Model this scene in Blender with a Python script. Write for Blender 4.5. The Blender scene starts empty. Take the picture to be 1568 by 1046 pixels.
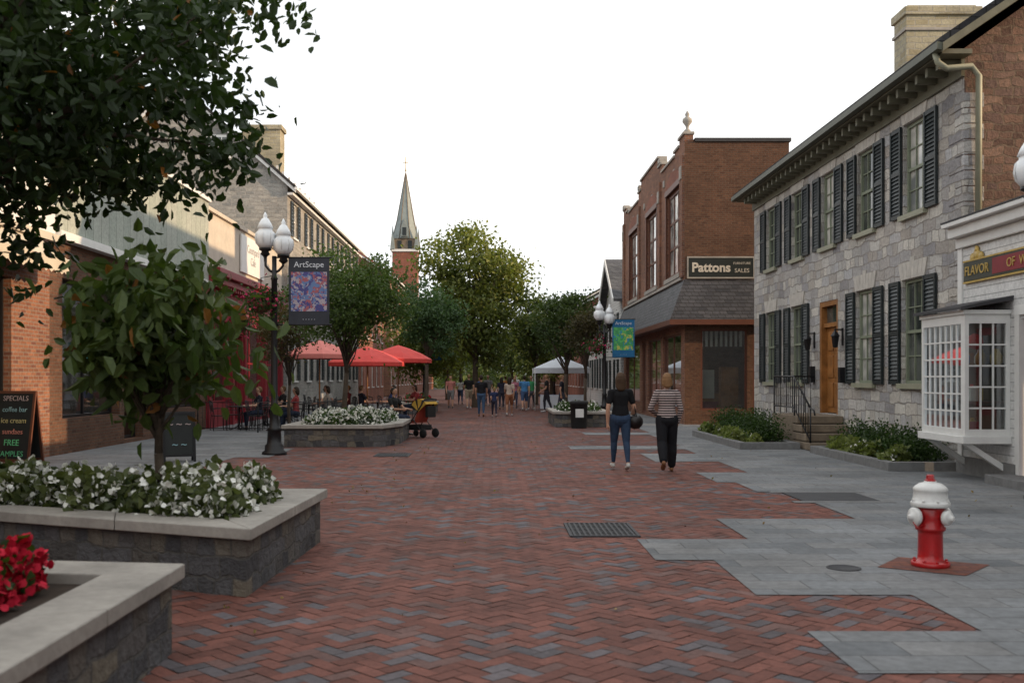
import bpy, math, random
import numpy as np
from mathutils import Vector, Matrix
random.seed(7)
scene=bpy.context.scene
COL=scene.collection
rad=math.radians

# ---------------------------------------------------------------- materials
def nm(name):
    m=bpy.data.materials.new(name); m.use_nodes=True
    nt=m.node_tree; b=nt.nodes['Principled BSDF']
    return m,nt,b
def N(nt,t,**kw):
    n=nt.nodes.new(t)
    for k,v in kw.items(): setattr(n,k,v)
    return n
def setin(n,**kw):
    for k,v in kw.items(): n.inputs[k.replace('_',' ')].default_value=v
def ramp(nt,fac,stops):
    r=N(nt,'ShaderNodeValToRGB'); el=r.color_ramp.elements
    while len(el)<len(stops): el.new(.5)
    for e,(p,c) in zip(el,stops):
        e.position=p; e.color=(c[0],c[1],c[2],1) if not isinstance(c,(int,float)) else (c,c,c,1)
    nt.links.new(fac,r.inputs[0]); return r.outputs[0]
def mulc(nt,a,b,fac=1.0,mode='MULTIPLY'):
    m=N(nt,'ShaderNodeMix',data_type='RGBA',blend_type=mode); m.inputs[0].default_value=fac
    for s,i in ((a,6),(b,7)):
        if hasattr(s,'links'): nt.links.new(s,m.inputs[i])
        else: m.inputs[i].default_value=(*s,1)
    return m.outputs[2]
def noise(nt,vec,scale,detail=4,rough=.6):
    n=N(nt,'ShaderNodeTexNoise'); n.inputs['Scale'].default_value=scale
    n.inputs['Detail'].default_value=detail; n.inputs['Roughness'].default_value=rough
    if vec is not None: nt.links.new(vec,n.inputs['Vector'])
    return n
_simple={}
def simple(name,c,rough=.6,metal=0.0,var=.25,scale=5,bump=.1,spec=.4):
    if name in _simple: return _simple[name]
    m,nt,b=nm(name); g=N(nt,'ShaderNodeNewGeometry')
    n=noise(nt,g.outputs['Position'],scale); n2=noise(nt,g.outputs['Position'],scale*9)
    v=ramp(nt,n.outputs[0],[(.25,1-var),(.75,1+var*.4)])
    v2=ramp(nt,n2.outputs[0],[(.3,1-var*.5),(.7,1.0)])
    c1=mulc(nt,c,v); c2=mulc(nt,c1,v2)
    nt.links.new(c2,b.inputs['Base Color'])
    setin(b,Roughness=rough,Metallic=metal); b.inputs['Specular IOR Level'].default_value=spec
    if bump:
        bp=N(nt,'ShaderNodeBump'); bp.inputs['Strength'].default_value=bump; bp.inputs['Distance'].default_value=.01
        nt.links.new(n2.outputs[0],bp.inputs['Height']); nt.links.new(bp.outputs[0],b.inputs['Normal'])
    _simple[name]=m; return m
def brickmat(name,cols,mortar,bw,bh,ms=.012,distort=0.0,mode='wall',bump=.5,rough=.85,stain=.35,offset=.5,dscale=2.5,squash=1.0,sqf=2,dist=.02):
    m,nt,b=nm(name); g=N(nt,'ShaderNodeNewGeometry'); s=N(nt,'ShaderNodeSeparateXYZ')
    nt.links.new(g.outputs['Position'],s.inputs[0])
    cb=N(nt,'ShaderNodeCombineXYZ')
    if mode=='ground':
        nt.links.new(s.outputs[0],cb.inputs[0]); nt.links.new(s.outputs[1],cb.inputs[1])
    else:
        a=N(nt,'ShaderNodeMath',operation='ADD' if mode=='wall' else 'SUBTRACT')
        nt.links.new(s.outputs[0],a.inputs[0]); nt.links.new(s.outputs[1],a.inputs[1])
        nt.links.new(a.outputs[0],cb.inputs[0]); nt.links.new(s.outputs[2],cb.inputs[1])
    vec=cb.outputs[0]
    if distort:
        nn=noise(nt,vec,dscale,2); sb=N(nt,'ShaderNodeVectorMath',operation='SUBTRACT'); sb.inputs[1].default_value=(.5,.5,.5)
        nt.links.new(nn.outputs['Color'],sb.inputs[0])
        sc=N(nt,'ShaderNodeVectorMath',operation='SCALE'); sc.inputs['Scale'].default_value=distort; nt.links.new(sb.outputs[0],sc.inputs[0])
        ad=N(nt,'ShaderNodeVectorMath',operation='ADD'); nt.links.new(vec,ad.inputs[0]); nt.links.new(sc.outputs[0],ad.inputs[1]); vec=ad.outputs[0]
    br=N(nt,'ShaderNodeTexBrick',offset=offset,squash=squash,squash_frequency=sqf)
    nt.links.new(vec,br.inputs['Vector'])
    setin(br,Scale=1.0); br.inputs['Mortar Size'].default_value=ms; br.inputs['Mortar Smooth'].default_value=.3
    br.inputs['Brick Width'].default_value=bw; br.inputs['Row Height'].default_value=bh
    br.inputs['Color1'].default_value=(0,0,0,1); br.inputs['Color2'].default_value=(1,1,1,1); br.inputs['Mortar'].default_value=(.5,.5,.5,1)
    st=[(i/(len(cols)-1),c) for i,c in enumerate(cols)]
    bc=ramp(nt,br.outputs['Color'],st)
    mx=mulc(nt,bc,mortar,1,'MIX'); mxn=mx.node; nt.links.new(br.outputs['Fac'],mxn.inputs[0])
    n1=noise(nt,g.outputs['Position'],.7,5); v1=ramp(nt,n1.outputs[0],[(.3,1-stain),(.7,1.08)])
    n2=noise(nt,g.outputs['Position'],14,5,.7); v2=ramp(nt,n2.outputs[0],[(.3,.72),(.7,1.12)])
    c=mulc(nt,mulc(nt,mx,v1),v2); nt.links.new(c,b.inputs['Base Color'])
    setin(b,Roughness=rough); b.inputs['Specular IOR Level'].default_value=.25
    inv=N(nt,'ShaderNodeMath',operation='SUBTRACT'); inv.inputs[0].default_value=1; nt.links.new(br.outputs['Fac'],inv.inputs[1])
    ml=N(nt,'ShaderNodeMath',operation='MULTIPLY_ADD'); nt.links.new(n2.outputs[0],ml.inputs[0]); ml.inputs[1].default_value=.8; nt.links.new(inv.outputs[0],ml.inputs[2])
    bp=N(nt,'ShaderNodeBump'); bp.inputs['Strength'].default_value=bump; bp.inputs['Distance'].default_value=dist
    nt.links.new(ml.outputs[0],bp.inputs['Height']); nt.links.new(bp.outputs[0],b.inputs['Normal'])
    return m
def attrmat(name,rough=.6,trans=0.0,spec=.3,nscale=20,bump=0,var=.3,big=0):
    m,nt,b=nm(name); a=N(nt,'ShaderNodeAttribute',attribute_name='Col'); g=N(nt,'ShaderNodeNewGeometry')
    n=noise(nt,g.outputs['Position'],nscale,5,.7); v=ramp(nt,n.outputs[0],[(.3,1-var),(.7,1.1)])
    c=mulc(nt,a.outputs['Color'],v)
    if big:
        nb=noise(nt,g.outputs['Position'],.6,5,.65); c=mulc(nt,c,ramp(nt,nb.outputs[0],[(.3,1-big),(.7,1.1)]))
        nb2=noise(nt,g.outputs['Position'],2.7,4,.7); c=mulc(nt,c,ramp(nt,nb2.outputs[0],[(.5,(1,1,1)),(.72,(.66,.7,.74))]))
    nt.links.new(c,b.inputs['Base Color']); setin(b,Roughness=rough); b.inputs['Specular IOR Level'].default_value=spec
    if bump:
        bp=N(nt,'ShaderNodeBump'); bp.inputs['Strength'].default_value=bump; bp.inputs['Distance'].default_value=.004
        nt.links.new(n.outputs[0],bp.inputs['Height']); nt.links.new(bp.outputs[0],b.inputs['Normal'])
    if trans:
        t=N(nt,'ShaderNodeBsdfTranslucent'); nt.links.new(mulc(nt,c,(1.3,1.5,.6)),t.inputs[0])
        mx=N(nt,'ShaderNodeMixShader'); mx.inputs[0].default_value=trans
        nt.links.new(b.outputs[0],mx.inputs[1]); nt.links.new(t.outputs[0],mx.inputs[2])
        nt.links.new(mx.outputs[0],nt.nodes['Material Output'].inputs[0])
    return m
def glassmat(name,tint=(.75,.8,.78),base=.18):
    m,nt,b=nm(name); nt.nodes.remove(b)
    t=N(nt,'ShaderNodeBsdfTransparent'); t.inputs[0].default_value=(*tint,1)
    gl=N(nt,'ShaderNodeBsdfGlossy'); gl.inputs['Roughness'].default_value=.03; gl.inputs[0].default_value=(.9,.95,1,1)
    lw=N(nt,'ShaderNodeLayerWeight'); lw.inputs[0].default_value=.35
    ad=N(nt,'ShaderNodeMath',operation='MULTIPLY_ADD',use_clamp=True); ad.inputs[1].default_value=.7; ad.inputs[2].default_value=base
    nt.links.new(lw.outputs['Fresnel'],ad.inputs[0])
    mx=N(nt,'ShaderNodeMixShader'); nt.links.new(ad.outputs[0],mx.inputs[0]); nt.links.new(t.outputs[0],mx.inputs[1]); nt.links.new(gl.outputs[0],mx.inputs[2])
    nt.links.new(mx.outputs[0],nt.nodes['Material Output'].inputs[0]); return m
def panemat(name,c1,c2):
    m,nt,b=nm(name); g=N(nt,'ShaderNodeNewGeometry'); n=noise(nt,g.outputs['Position'],1.3,2)
    nt.links.new(ramp(nt,n.outputs[0],[(.4,c1),(.6,c2)]),b.inputs['Base Color'])
    setin(b,Roughness=.06); b.inputs['Specular IOR Level'].default_value=.8
    n2=noise(nt,g.outputs['Position'],2.2,1); bp=N(nt,'ShaderNodeBump'); bp.inputs['Strength'].default_value=.15; bp.inputs['Distance'].default_value=.02
    nt.links.new(n2.outputs[0],bp.inputs['Height']); nt.links.new(bp.outputs[0],b.inputs['Normal'])
    return m

LIME=brickmat('limestone_ashlar',[(.28,.27,.28),(.6,.58,.54),(.36,.35,.36),(.68,.65,.59),(.42,.38,.34),(.52,.52,.53)],(.36,.33,.3),.52,.225,.013,.2,bump=1,stain=.25,dscale=2.0,squash=.5,sqf=3,dist=.05)
RUBBLE=brickmat('brown_rubble',[(.12,.07,.055),(.24,.14,.1),(.16,.1,.085),(.29,.18,.13)],(.2,.14,.1),.36,.145,.016,.22,bump=1,stain=.35,dscale=2.6,squash=.6,sqf=3,dist=.05)
GREYST=brickmat('grey_fieldstone',[(.25,.25,.24),(.38,.37,.34),(.31,.3,.28),(.43,.41,.37)],(.38,.36,.33),.4,.16,.02,.16,bump=.9,stain=.25,dscale=3,squash=.6,sqf=3,dist=.03)
CHIM=brickmat('tan_chimney_stone',[(.36,.31,.2),(.48,.43,.3),(.4,.36,.26)],(.4,.37,.3),.4,.18,.018,.1,bump=.8)
BRICK=brickmat('brown_brick',[(.095,.045,.028),(.15,.07,.042),(.12,.058,.036),(.175,.085,.05)],(.13,.095,.07),.21,.072,.009,0,bump=.5,stain=.35)
BRICKO=brickmat('orange_brick',[(.22,.095,.055),(.32,.14,.08),(.26,.11,.065),(.17,.07,.05)],(.26,.2,.16),.21,.075,.01,0,bump=.5,stain=.35)
BRICKR=brickmat('red_brick',[(.25,.08,.055),(.33,.12,.075),(.28,.09,.06)],(.27,.18,.14),.21,.075,.01,0,bump=.4)
SLATEST=brickmat('planter_bluestone',[(.06,.062,.068),(.16,.16,.165),(.1,.1,.105),(.25,.22,.17),(.13,.13,.14)],(.15,.145,.135),.36,.14,.01,.16,mode='diff',bump=1,stain=.25,dscale=2.8,squash=.55,sqf=2,dist=.06)
SHINGLE=brickmat('slate_shingles',[(.045,.047,.055),(.09,.09,.1),(.065,.065,.075)],(.03,.03,.032),.25,.13,.012,0,bump=.9,rough=.6)
PAVE=brickmat('grey_paver_slabs',[(.16,.17,.18),(.24,.25,.26),(.2,.205,.21),(.265,.265,.265)],(.1,.1,.1),.6,.3,.006,0,mode='ground',bump=.3,stain=.36,rough=.75)
ROOFD=brickmat('dark_roof',[(.03,.03,.034),(.06,.058,.06)],(.02,.02,.02),.3,.2,.012,0,bump=.6)
ROOFG=brickmat('grey_roof',[(.1,.1,.11),(.16,.16,.165)],(.07,.07,.07),.3,.2,.012,0,bump=.6)
ROOFR=brickmat('red_roof',[(.26,.07,.045),(.33,.1,.07)],(.15,.04,.03),.3,.2,.012,0,bump=.6)
CLAP=brickmat('white_clapboard',[(.68,.68,.67),(.74,.74,.73)],(.4,.4,.4),30,.14,.009,0,bump=.6,stain=.1,rough=.5)
SIDING=brickmat('sage_panel',[(.34,.38,.33),(.4,.43,.38)],(.22,.24,.21),.45,40,.014,0,bump=.5,stain=.18,rough=.6)
CAPST=simple('limestone_cap',(.4,.37,.33),.8,var=.35,scale=2.2,bump=.4)
GRANITE=simple('granite_kerb',(.2,.2,.2),.8,var=.3,scale=8,bump=.4)
STEPST=simple('brown_step_stone',(.23,.18,.13),.85,var=.35,scale=4,bump=.4)
SOIL=simple('soil',(.045,.03,.02),.95,var=.5,scale=10,bump=.6)
WHITE=simple('white_paint',(.74,.74,.72),.45,var=.1,bump=.03)
CREAM=simple('cream_stucco',(.56,.51,.43),.8,var=.18,scale=2,bump=.15)
AWN=simple('cream_canvas',(.56,.5,.4),.85,var=.15,scale=3)
OLIVE=simple('olive_paint',(.09,.095,.07),.5,var=.2)
OLIVEL=simple('pale_olive_paint',(.3,.3,.22),.5,var=.15)
OLIVEM=simple('olive_cornice_paint',(.15,.145,.1),.55,var=.25)
FRAME=simple('sage_window_paint',(.22,.25,.18),.5,var=.15)
SHUT=simple('dark_shutter_paint',(.018,.026,.028),.45,var=.25)
BLACK=simple('black_metal',(.012,.012,.014),.4,metal=.3,var=.2,spec=.5)
BLACKM=simple('black_matte',(.015,.015,.015),.8,var=.2)
DARKGREY=simple('dark_grey',(.05,.05,.055),.7)
WOODD=simple('varnished_door_wood',(.36,.15,.04),.4,var=.45,scale=4)
WOODB=simple('brown_window_wood',(.13,.045,.025),.5,var=.2)
REDP=simple('dark_red_paint',(.24,.02,.03),.45,var=.2)
REDH=simple('hydrant_red',(.5,.012,.015),.28,var=.3,scale=9,bump=.12,spec=.6)
WHITEH=simple('hydrant_white',(.75,.75,.73),.35,var=.15,scale=12,bump=.1)
REDC=simple('red_canvas',(.62,.06,.05),.75,var=.15)
PINKC=simple('faded_red_canvas',(.65,.2,.17),.75,var=.15)
TENTW=simple('tent_fabric',(.7,.74,.8),.7,var=.06)
BLUEC=simple('blue_fabric',(.05,.15,.5),.7)
CURT=simple('curtain',(.55,.53,.48),.9,var=.15,scale=2)
INTER=simple('shop_interior',(.14,.115,.09),.9,var=.4,scale=1)
GOLD=simple('gold_paint',(.55,.38,.1),.4)
BARK=simple('bark',(.1,.075,.055),.95,var=.4,scale=12,bump=.8)
GLASS=glassmat('shop_glass')
PANE=panemat('window_glass',(.03,.035,.035),(.1,.11,.1))
PANEL_=panemat('curtained_glass',(.16,.17,.17),(.6,.58,.53))
LEAF=attrmat('leaves',.5,.3,.35,25)
PETAL=attrmat('petals',.7,0,.2,40,var=.1)
PAVER=attrmat('clay_paver',.8,0,.3,30,bump=.3,var=.3,big=.32)
GLOBE,nt,b=nm('lamp_globe'); setin(b,Roughness=.2)
g=N(nt,'ShaderNodeNewGeometry'); nn=noise(nt,g.outputs['Position'],6); nt.links.new(ramp(nt,nn.outputs[0],[(.3,(.72,.75,.78)),(.7,(.85,.87,.88))]),b.inputs['Base Color'])
def colmat(c,rough=.85):
    return simple('fabric_%d_%d_%d'%tuple(int(x*999) for x in c),c,rough,var=.25,scale=12,bump=.2,spec=.2)
SKIN=simple('skin',(.5,.28,.19),.55,var=.12,scale=10,bump=.05)
SKIN2=simple('skin_tan',(.36,.19,.12),.55,var=.12,scale=10,bump=.05)

# ---------------------------------------------------------------- builder
class Obj:
    def __init__(s,name,loc=(0,0,0),rot=0.0,world=False):
        s.e=bpy.data.objects.new(name,None); COL.objects.link(s.e)
        s.e.location=loc; s.e.rotation_euler[2]=rot; s.e.empty_display_size=.3
        s.off=np.array(loc if world else (0,0,0),float); s.parts={}
    def add(s,key,mat,v,f,smooth=False,bevel=0):
        p=s.parts.setdefault(key,dict(v=[],f=[],mat=mat,smooth=smooth,bevel=bevel))
        n=len(p['v']); p['v'].extend([tuple(x) for x in v]); p['f'].extend([tuple(i+n for i in q) for q in f])
    def box(s,key,mat,x0,x1,y0,y1,z0,z1,bevel=0):
        x0,x1=min(x0,x1),max(x0,x1); y0,y1=min(y0,y1),max(y0,y1); z0,z1=min(z0,z1),max(z0,z1)
        v=[(x0,y0,z0),(x1,y0,z0),(x1,y1,z0),(x0,y1,z0),(x0,y0,z1),(x1,y0,z1),(x1,y1,z1),(x0,y1,z1)]
        s.add(key,mat,v,[(0,3,2,1),(4,5,6,7),(0,1,5,4),(1,2,6,5),(2,3,7,6),(3,0,4,7)],bevel=bevel)
    def prism(s,key,mat,pts,z0,z1,bevel=0):
        n=len(pts); v=[(p[0],p[1],z0) for p in pts]+[(p[0],p[1],z1) for p in pts]
        s.add(key,mat,v,[tuple(reversed(range(n))),tuple(range(n,2*n))]+[(i,(i+1)%n,(i+1)%n+n,i+n) for i in range(n)],bevel=bevel)
    def exy(s,key,mat,prof,y0,y1):
        n=len(prof); v=[(p[0],y0,p[1]) for p in prof]+[(p[0],y1,p[1]) for p in prof]
        s.add(key,mat,v,[tuple(range(n)),tuple(reversed(range(n,2*n)))]+[((i+1)%n,i,i+n,(i+1)%n+n) for i in range(n)])
    def exx(s,key,mat,prof,x0,x1):
        n=len(prof); v=[(x0,p[0],p[1]) for p in prof]+[(x1,p[0],p[1]) for p in prof]
        s.add(key,mat,v,[tuple(range(n)),tuple(reversed(range(n,2*n)))]+[((i+1)%n,i,i+n,(i+1)%n+n) for i in range(n)])
    def lathe(s,key,mat,prof,c=(0,0,0),seg=20,axis=(0,0,1),smooth=True):
        q=Vector((0,0,1)).rotation_difference(Vector(axis)).to_matrix(); v=[];f=[]
        for r,z in prof:
            for k in range(seg):
                a=2*math.pi*k/seg; p=q@Vector((r*math.cos(a),r*math.sin(a),z)); v.append((p[0]+c[0],p[1]+c[1],p[2]+c[2]))
        for i in range(len(prof)-1):
            for k in range(seg):
                k2=(k+1)%seg; f.append((i*seg+k,i*seg+k2,(i+1)*seg+k2,(i+1)*seg+k))
        f.append(tuple(reversed(range(seg)))); f.append(tuple(range((len(prof)-1)*seg,len(prof)*seg)))
        s.add(key,mat,v,f,smooth=smooth)
    def path(s,key,mat,pts,rs,seg=8,smooth=True):
        pts=[Vector(p) for p in pts]; v=[];f=[]
        for i,p in enumerate(pts):
            d=(pts[min(i+1,len(pts)-1)]-pts[max(i-1,0)])
            if d.length<1e-6: d=Vector((0,0,1))
            d.normalize(); a=d.cross(Vector((0.13,.99,0)) if abs(d.y)<.9 else Vector((1,0,0))).normalized(); b2=d.cross(a)
            r=rs[i] if hasattr(rs,'__len__') else rs
            for k in range(seg):
                t=2*math.pi*k/seg; v.append(tuple(p+a*r*math.cos(t)+b2*r*math.sin(t)))
        for i in range(len(pts)-1):
            for k in range(seg):
                k2=(k+1)%seg; f.append((i*seg+k,i*seg+k2,(i+1)*seg+k2,(i+1)*seg+k))
        f.append(tuple(reversed(range(seg)))); f.append(tuple(range((len(pts)-1)*seg,len(pts)*seg)))
        s.add(key,mat,v,f,smooth=smooth)
    def text(s,body,loc,size,rot,mat,ex=.004,align='CENTER',key='lettering'):
        c=bpy.data.curves.new(key,'FONT'); c.body=body; c.size=size; c.extrude=ex; c.align_x=align; c.align_y='CENTER'; c.resolution_u=3
        c.materials.append(mat); o=bpy.data.objects.new(key,c); COL.objects.link(o); o.parent=s.e
        o.location=np.array(loc)-s.off; o.rotation_euler=rot; return o
    def finish(s):
        for k,p in s.parts.items():
            me=bpy.data.meshes.new(k); v=np.array(p['v'],float)-s.off
            me.from_pydata(v.tolist(),[],p['f']); me.materials.append(p['mat'])
            if p['smooth']:
                me.polygons.foreach_set('use_smooth',[len(x)<=4 for x in p['f']])
            o=bpy.data.objects.new(k,me); COL.objects.link(o); o.parent=s.e
            if p['bevel']:
                m=o.modifiers.new('b','BEVEL'); m.width=p['bevel']; m.segments=2; m.limit_method='ANGLE'
        return s
class Fr:
    def __init__(s,o,O,U,Nn): s.o=o; s.O=np.array(O,float); s.U=np.array(U,float); s.N=np.array(Nn,float)
    def P(s,u,v,n): return s.O+s.U*u+np.array((0,0,1.))*v+s.N*n
    def box(s,key,mat,u0,u1,v0,v1,n0,n1,bevel=0):
        a=s.P(u0,v0,n0); b=s.P(u1,v1,n1); s.o.box(key,mat,a[0],b[0],a[1],b[1],a[2],b[2],bevel)
    def quad(s,key,mat,pts): s.o.add(key,mat,[s.P(*p) for p in pts],[tuple(range(len(pts)))])
    def wall(s,key,mat,u0,u1,v0,v1,ops,depth=.18,n=0):
        us=sorted({u0,u1,*[x for o in ops for x in o[:2]]}); vs=sorted({v0,v1,*[x for o in ops for x in o[2:4]]})
        for i in range(len(us)-1):
            for j in range(len(vs)-1):
                cu=(us[i]+us[i+1])/2; cv=(vs[j]+vs[j+1])/2
                if any(o[0]<cu<o[1] and o[2]<cv<o[3] for o in ops): continue
                s.quad(key,mat,[(us[i],vs[j],n),(us[i+1],vs[j],n),(us[i+1],vs[j+1],n),(us[i],vs[j+1],n)])
        for o in ops:
            a,b_,c,d=o[:4]
            for q in ([(a,c),(b_,c)],[(b_,c),(b_,d)],[(b_,d),(a,d)],[(a,d),(a,c)]):
                s.quad(key,mat,[(q[0][0],q[0][1],n),(q[1][0],q[1][1],n),(q[1][0],q[1][1],n-depth),(q[0][0],q[0][1],n-depth)])
    def window(s,u0,u1,v0,v1,fm,gm,cols=2,rows=4,depth=.14,fw=.06,sash=True,mw=.022):
        n0=-depth-.02; n1=-depth+.05; k='window_frames'
        s.box(k,fm,u0,u0+fw,v0,v1,n0,n1); s.box(k,fm,u1-fw,u1,v0,v1,n0,n1)
        s.box(k,fm,u0+fw,u1-fw,v0,v0+fw,n0,n1); s.box(k,fm,u0+fw,u1-fw,v1-fw,v1,n0,n1)
        if sash: s.box(k,fm,u0+fw,u1-fw,(v0+v1)/2-.03,(v0+v1)/2+.03,n0,n1-.005)
        for i in range(1,cols):
            u=u0+fw+(u1-u0-2*fw)*i/cols; s.box(k,fm,u-mw/2,u+mw/2,v0+fw,v1-fw,n0,n1-.02)
        for j in range(1,rows):
            v=v0+fw+(v1-v0-2*fw)*j/rows
            if sash and abs(v-(v0+v1)/2)<.05: continue
            s.box(k,fm,u0+fw,u1-fw,v-mw/2,v+mw/2,n0,n1-.023)
        key='glass_'+gm.name
        s.quad(key,gm,[(u0+fw*.5,v0+fw*.5,-depth),(u1-fw*.5,v0+fw*.5,-depth),(u1-fw*.5,v1-fw*.5,-depth),(u0+fw*.5,v1-fw*.5,-depth)])
    def shutter(s,u0,u1,v0,v1,m,slat=.075):
        k='shutters'; w=.05
        s.box(k,m,u0,u0+w,v0,v1,.02,.065); s.box(k,m,u1-w,u1,v0,v1,.02,.065)
        for v in (v0,(v0+v1)/2-.04,v1-.08): s.box(k,m,u0+w,u1-w,v,v+.08,.02,.06)
        v=v0+.1
        while v<v1-.1:
            a=[(u0+w,v,.055),(u1-w,v,.055),(u1-w,v+slat*.9,.028),(u0+w,v+slat*.9,.028)]
            s.quad(k,m,a); v+=slat
        s.box(k,m,u0+w,u1-w,v0+.02,v1-.02,.012,.022)
def cloud(name,parent,P,size,c,mat,rng,droop=.3,aspect=.55,off=(0,0,0),fold=.1,fine=False):
    P=np.asarray(P); n=len(P)
    d=rng.normal(size=(n,3)); d[:,2]-=droop; d/=np.linalg.norm(d,axis=1)[:,None]
    w=np.cross(d,rng.normal(size=(n,3))); w/=np.linalg.norm(w,axis=1)[:,None]+1e-9; nn=np.cross(d,w)
    s=(size*(.65+.7*rng.random(n)))[:,None]
    if fine:
        curl=(rng.random(n)*.25-.05)[:,None]
        V=np.stack([P,P+d*s*.28+w*s*aspect*.44+nn*s*fold,P+d*s*.68+w*s*aspect*.4+nn*s*(fold-curl*.5),P+d*s-nn*s*curl,P+d*s*.68-w*s*aspect*.4+nn*s*(fold-curl*.5),P+d*s*.28-w*s*aspect*.44+nn*s*fold],1).reshape(-1,3)-np.array(off); k=6
        b=np.arange(n)[:,None]*6; F=np.concatenate([b+np.array([0,1,2,3]),b+np.array([0,3,4,5])])
    else:
        V=np.stack([P,P+d*s*.45+w*s*aspect*.5+nn*s*fold,P+d*s,P+d*s*.45-w*s*aspect*.5+nn*s*fold],1).reshape(-1,3)-np.array(off); k=4
        F=np.arange(4*n).reshape(-1,4)
    me=bpy.data.meshes.new(name); me.from_pydata(V.tolist(),[],F.tolist()); me.materials.append(mat)
    ca=me.color_attributes.new('Col','FLOAT_COLOR','POINT')
    cc=np.ones((n,4)); cc[:,:3]=c; ca.data.foreach_set('color',np.repeat(cc,k,axis=0).ravel())
    o=bpy.data.objects.new(name,me); COL.objects.link(o)
    if parent is not None: o.parent=parent
    return o
def tree(name,loc,r0,fork,cc,cr,ncl,nlf,leaf,clr,clo,chi,seed,droop=.3,bark=BARK,aspect=.55,nlimb=26,shell=.45,fine=False,tint=None):
    rng=np.random.default_rng(seed); o=Obj(name,loc,world=True)
    loc=np.array(loc,float); cc=np.array(cc,float); cr=np.array(cr,float)
    ks=rng.normal(size=(5,3))*1.8; ph=rng.random(5)*6.28
    D=rng.normal(size=(ncl,3)); D/=np.linalg.norm(D,axis=1)[:,None]
    lob=.86+.3*np.mean(np.sin(D@ks.T+ph),axis=1)*1.3
    R=rng.random(ncl)**shell*lob
    C=cc+D*R[:,None]*cr
    fk=loc+(cc-loc)*np.array([.25,.25,0]); fk[2]=loc[2]+fork
    top=cc+np.array([0,0,cr[2]*.55])
    m1=(loc+fk)/2+rng.normal(size=3)*.04*r0*8*np.array([1,1,0])
    o.path('trunk',bark,[loc-np.array([0,0,.05]),loc+np.array([0,0,.12]),m1,fk],[r0*1.5,r0*1.08,r0*.92,r0*.85],10)
    m2=(fk+top)/2+rng.normal(size=3)*.08*cr
    o.path('trunk',bark,[fk,m2,top],[r0*.85,r0*.5,r0*.12],8)
    idx=rng.permutation(ncl)[:nlimb]
    for i in idx:
        t=rng.random()*.75; base=fk*(1-t)+m2*t if t<.6 else m2*(1-(t-.6))+top*(t-.6)
        e=C[i]; mid=(base+e)/2+np.array([0,0,.12])*cr[2]*rng.random()+rng.normal(size=3)*.05*cr
        rr=r0*(.42-.25*t); o.path('limbs',bark,[base,mid,e],[rr,rr*.6,rr*.12],5)
    o.finish()
    per=rng.poisson(nlf/ncl,ncl); ids=np.repeat(np.arange(ncl),per)
    G=rng.normal(size=(len(ids),3)); sc=clr*(.6+.8*rng.random(ncl))
    P=C[ids]+G*sc[ids][:,None]*np.array([1,1,.6])
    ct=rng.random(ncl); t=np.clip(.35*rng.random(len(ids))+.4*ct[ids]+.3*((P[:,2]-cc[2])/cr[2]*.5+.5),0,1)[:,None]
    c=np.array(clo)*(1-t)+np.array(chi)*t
    if tint is not None:
        k=rng.random(len(ids))<tint[0]; c[k]=np.array(tint[1])*(.6+.7*rng.random((k.sum(),1)))
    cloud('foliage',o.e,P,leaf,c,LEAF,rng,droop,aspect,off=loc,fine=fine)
    return o

# ---------------------------------------------------------------- ground
def sheet(name,pts,z,mat):
    me=bpy.data.meshes.new(name); me.from_pydata([(p[0],p[1],z) for p in pts],[],[tuple(range(len(pts)))]); me.materials.append(mat)
    o=bpy.data.objects.new(name,me); COL.objects.link(o); return o
ASPH=simple('ground_surface',(.1,.1,.1),.9,var=.3,scale=.5,bump=.3)
sheet('ground',[(-1500,-300),(1500,-300),(1500,2500),(-1500,2500)],0,ASPH)
BED=simple('sand_joint',(.1,.07,.055),.95,var=.3,scale=20)
FARB=brickmat('far_brick_paving',[(.22,.09,.07),(.28,.12,.09),(.18,.1,.09)],(.14,.09,.07),.22,.11,.01,0,mode='ground',bump=.3)
sheet('paving_bed',[(-9,-8),(8,-8),(8,62),(-9,62)],.004,BED)
sheet('brick_street_paving',[(-9,62.0),(8,62.0),(8,140),(-9,140)],.008,FARB)
grey=[(5.36,6.25,1.97),(6.25,7.3,3.07),(7.3,8.7,1.93),(8.7,9.83,1.42),(9.83,11.25,2.52),(11.25,13.9,4.1),(13.9,15.2,3.7),(15.2,16.8,3.42),(16.8,19,4.3),(19,21,3.1),(21,22.3,4.3),(22.3,23.4,1.75),(23.4,28,4.4),(28,29.2,2.6),(29.2,62,4.6)]
o=Obj('sidewalk',(0,0,0))
for y0,y1,x in grey: o.add('slabs',PAVE,[(x,y0,.016),(8.2,y0,.016),(8.2,y1,.016),(x,y1,.016)],[(0,1,2,3)])
lg=[(20.0,22.6,-4.5),(22.6,62,-4.95),(14.5,20,-5.2)]
for y0,y1,x in lg: o.add('slabs',PAVE,[(-9.2,y0,.016),(x,y0,.016),(x,y1,.016),(-9.2,y1,.016)],[(0,1,2,3)])
o.finish()
def ingrey(x,y):
    for y0,y1,xx in grey:
        if y0+.06<y<y1-.06 and x>xx+.1: return True
    for y0,y1,xx in lg:
        if y0+.06<y<y1-.06 and x<xx-.1: return True
    return False
w=.1; c45=math.cos(rad(45)); V=[];Cc=[]
nmax=int(75/w)
rs=random.Random(3)
def clusters(x,y): return math.sin(x*1.3+y*.7)+math.sin(x*.5-y*1.1+2)+math.sin(y*2.3+1)*.6
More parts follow.
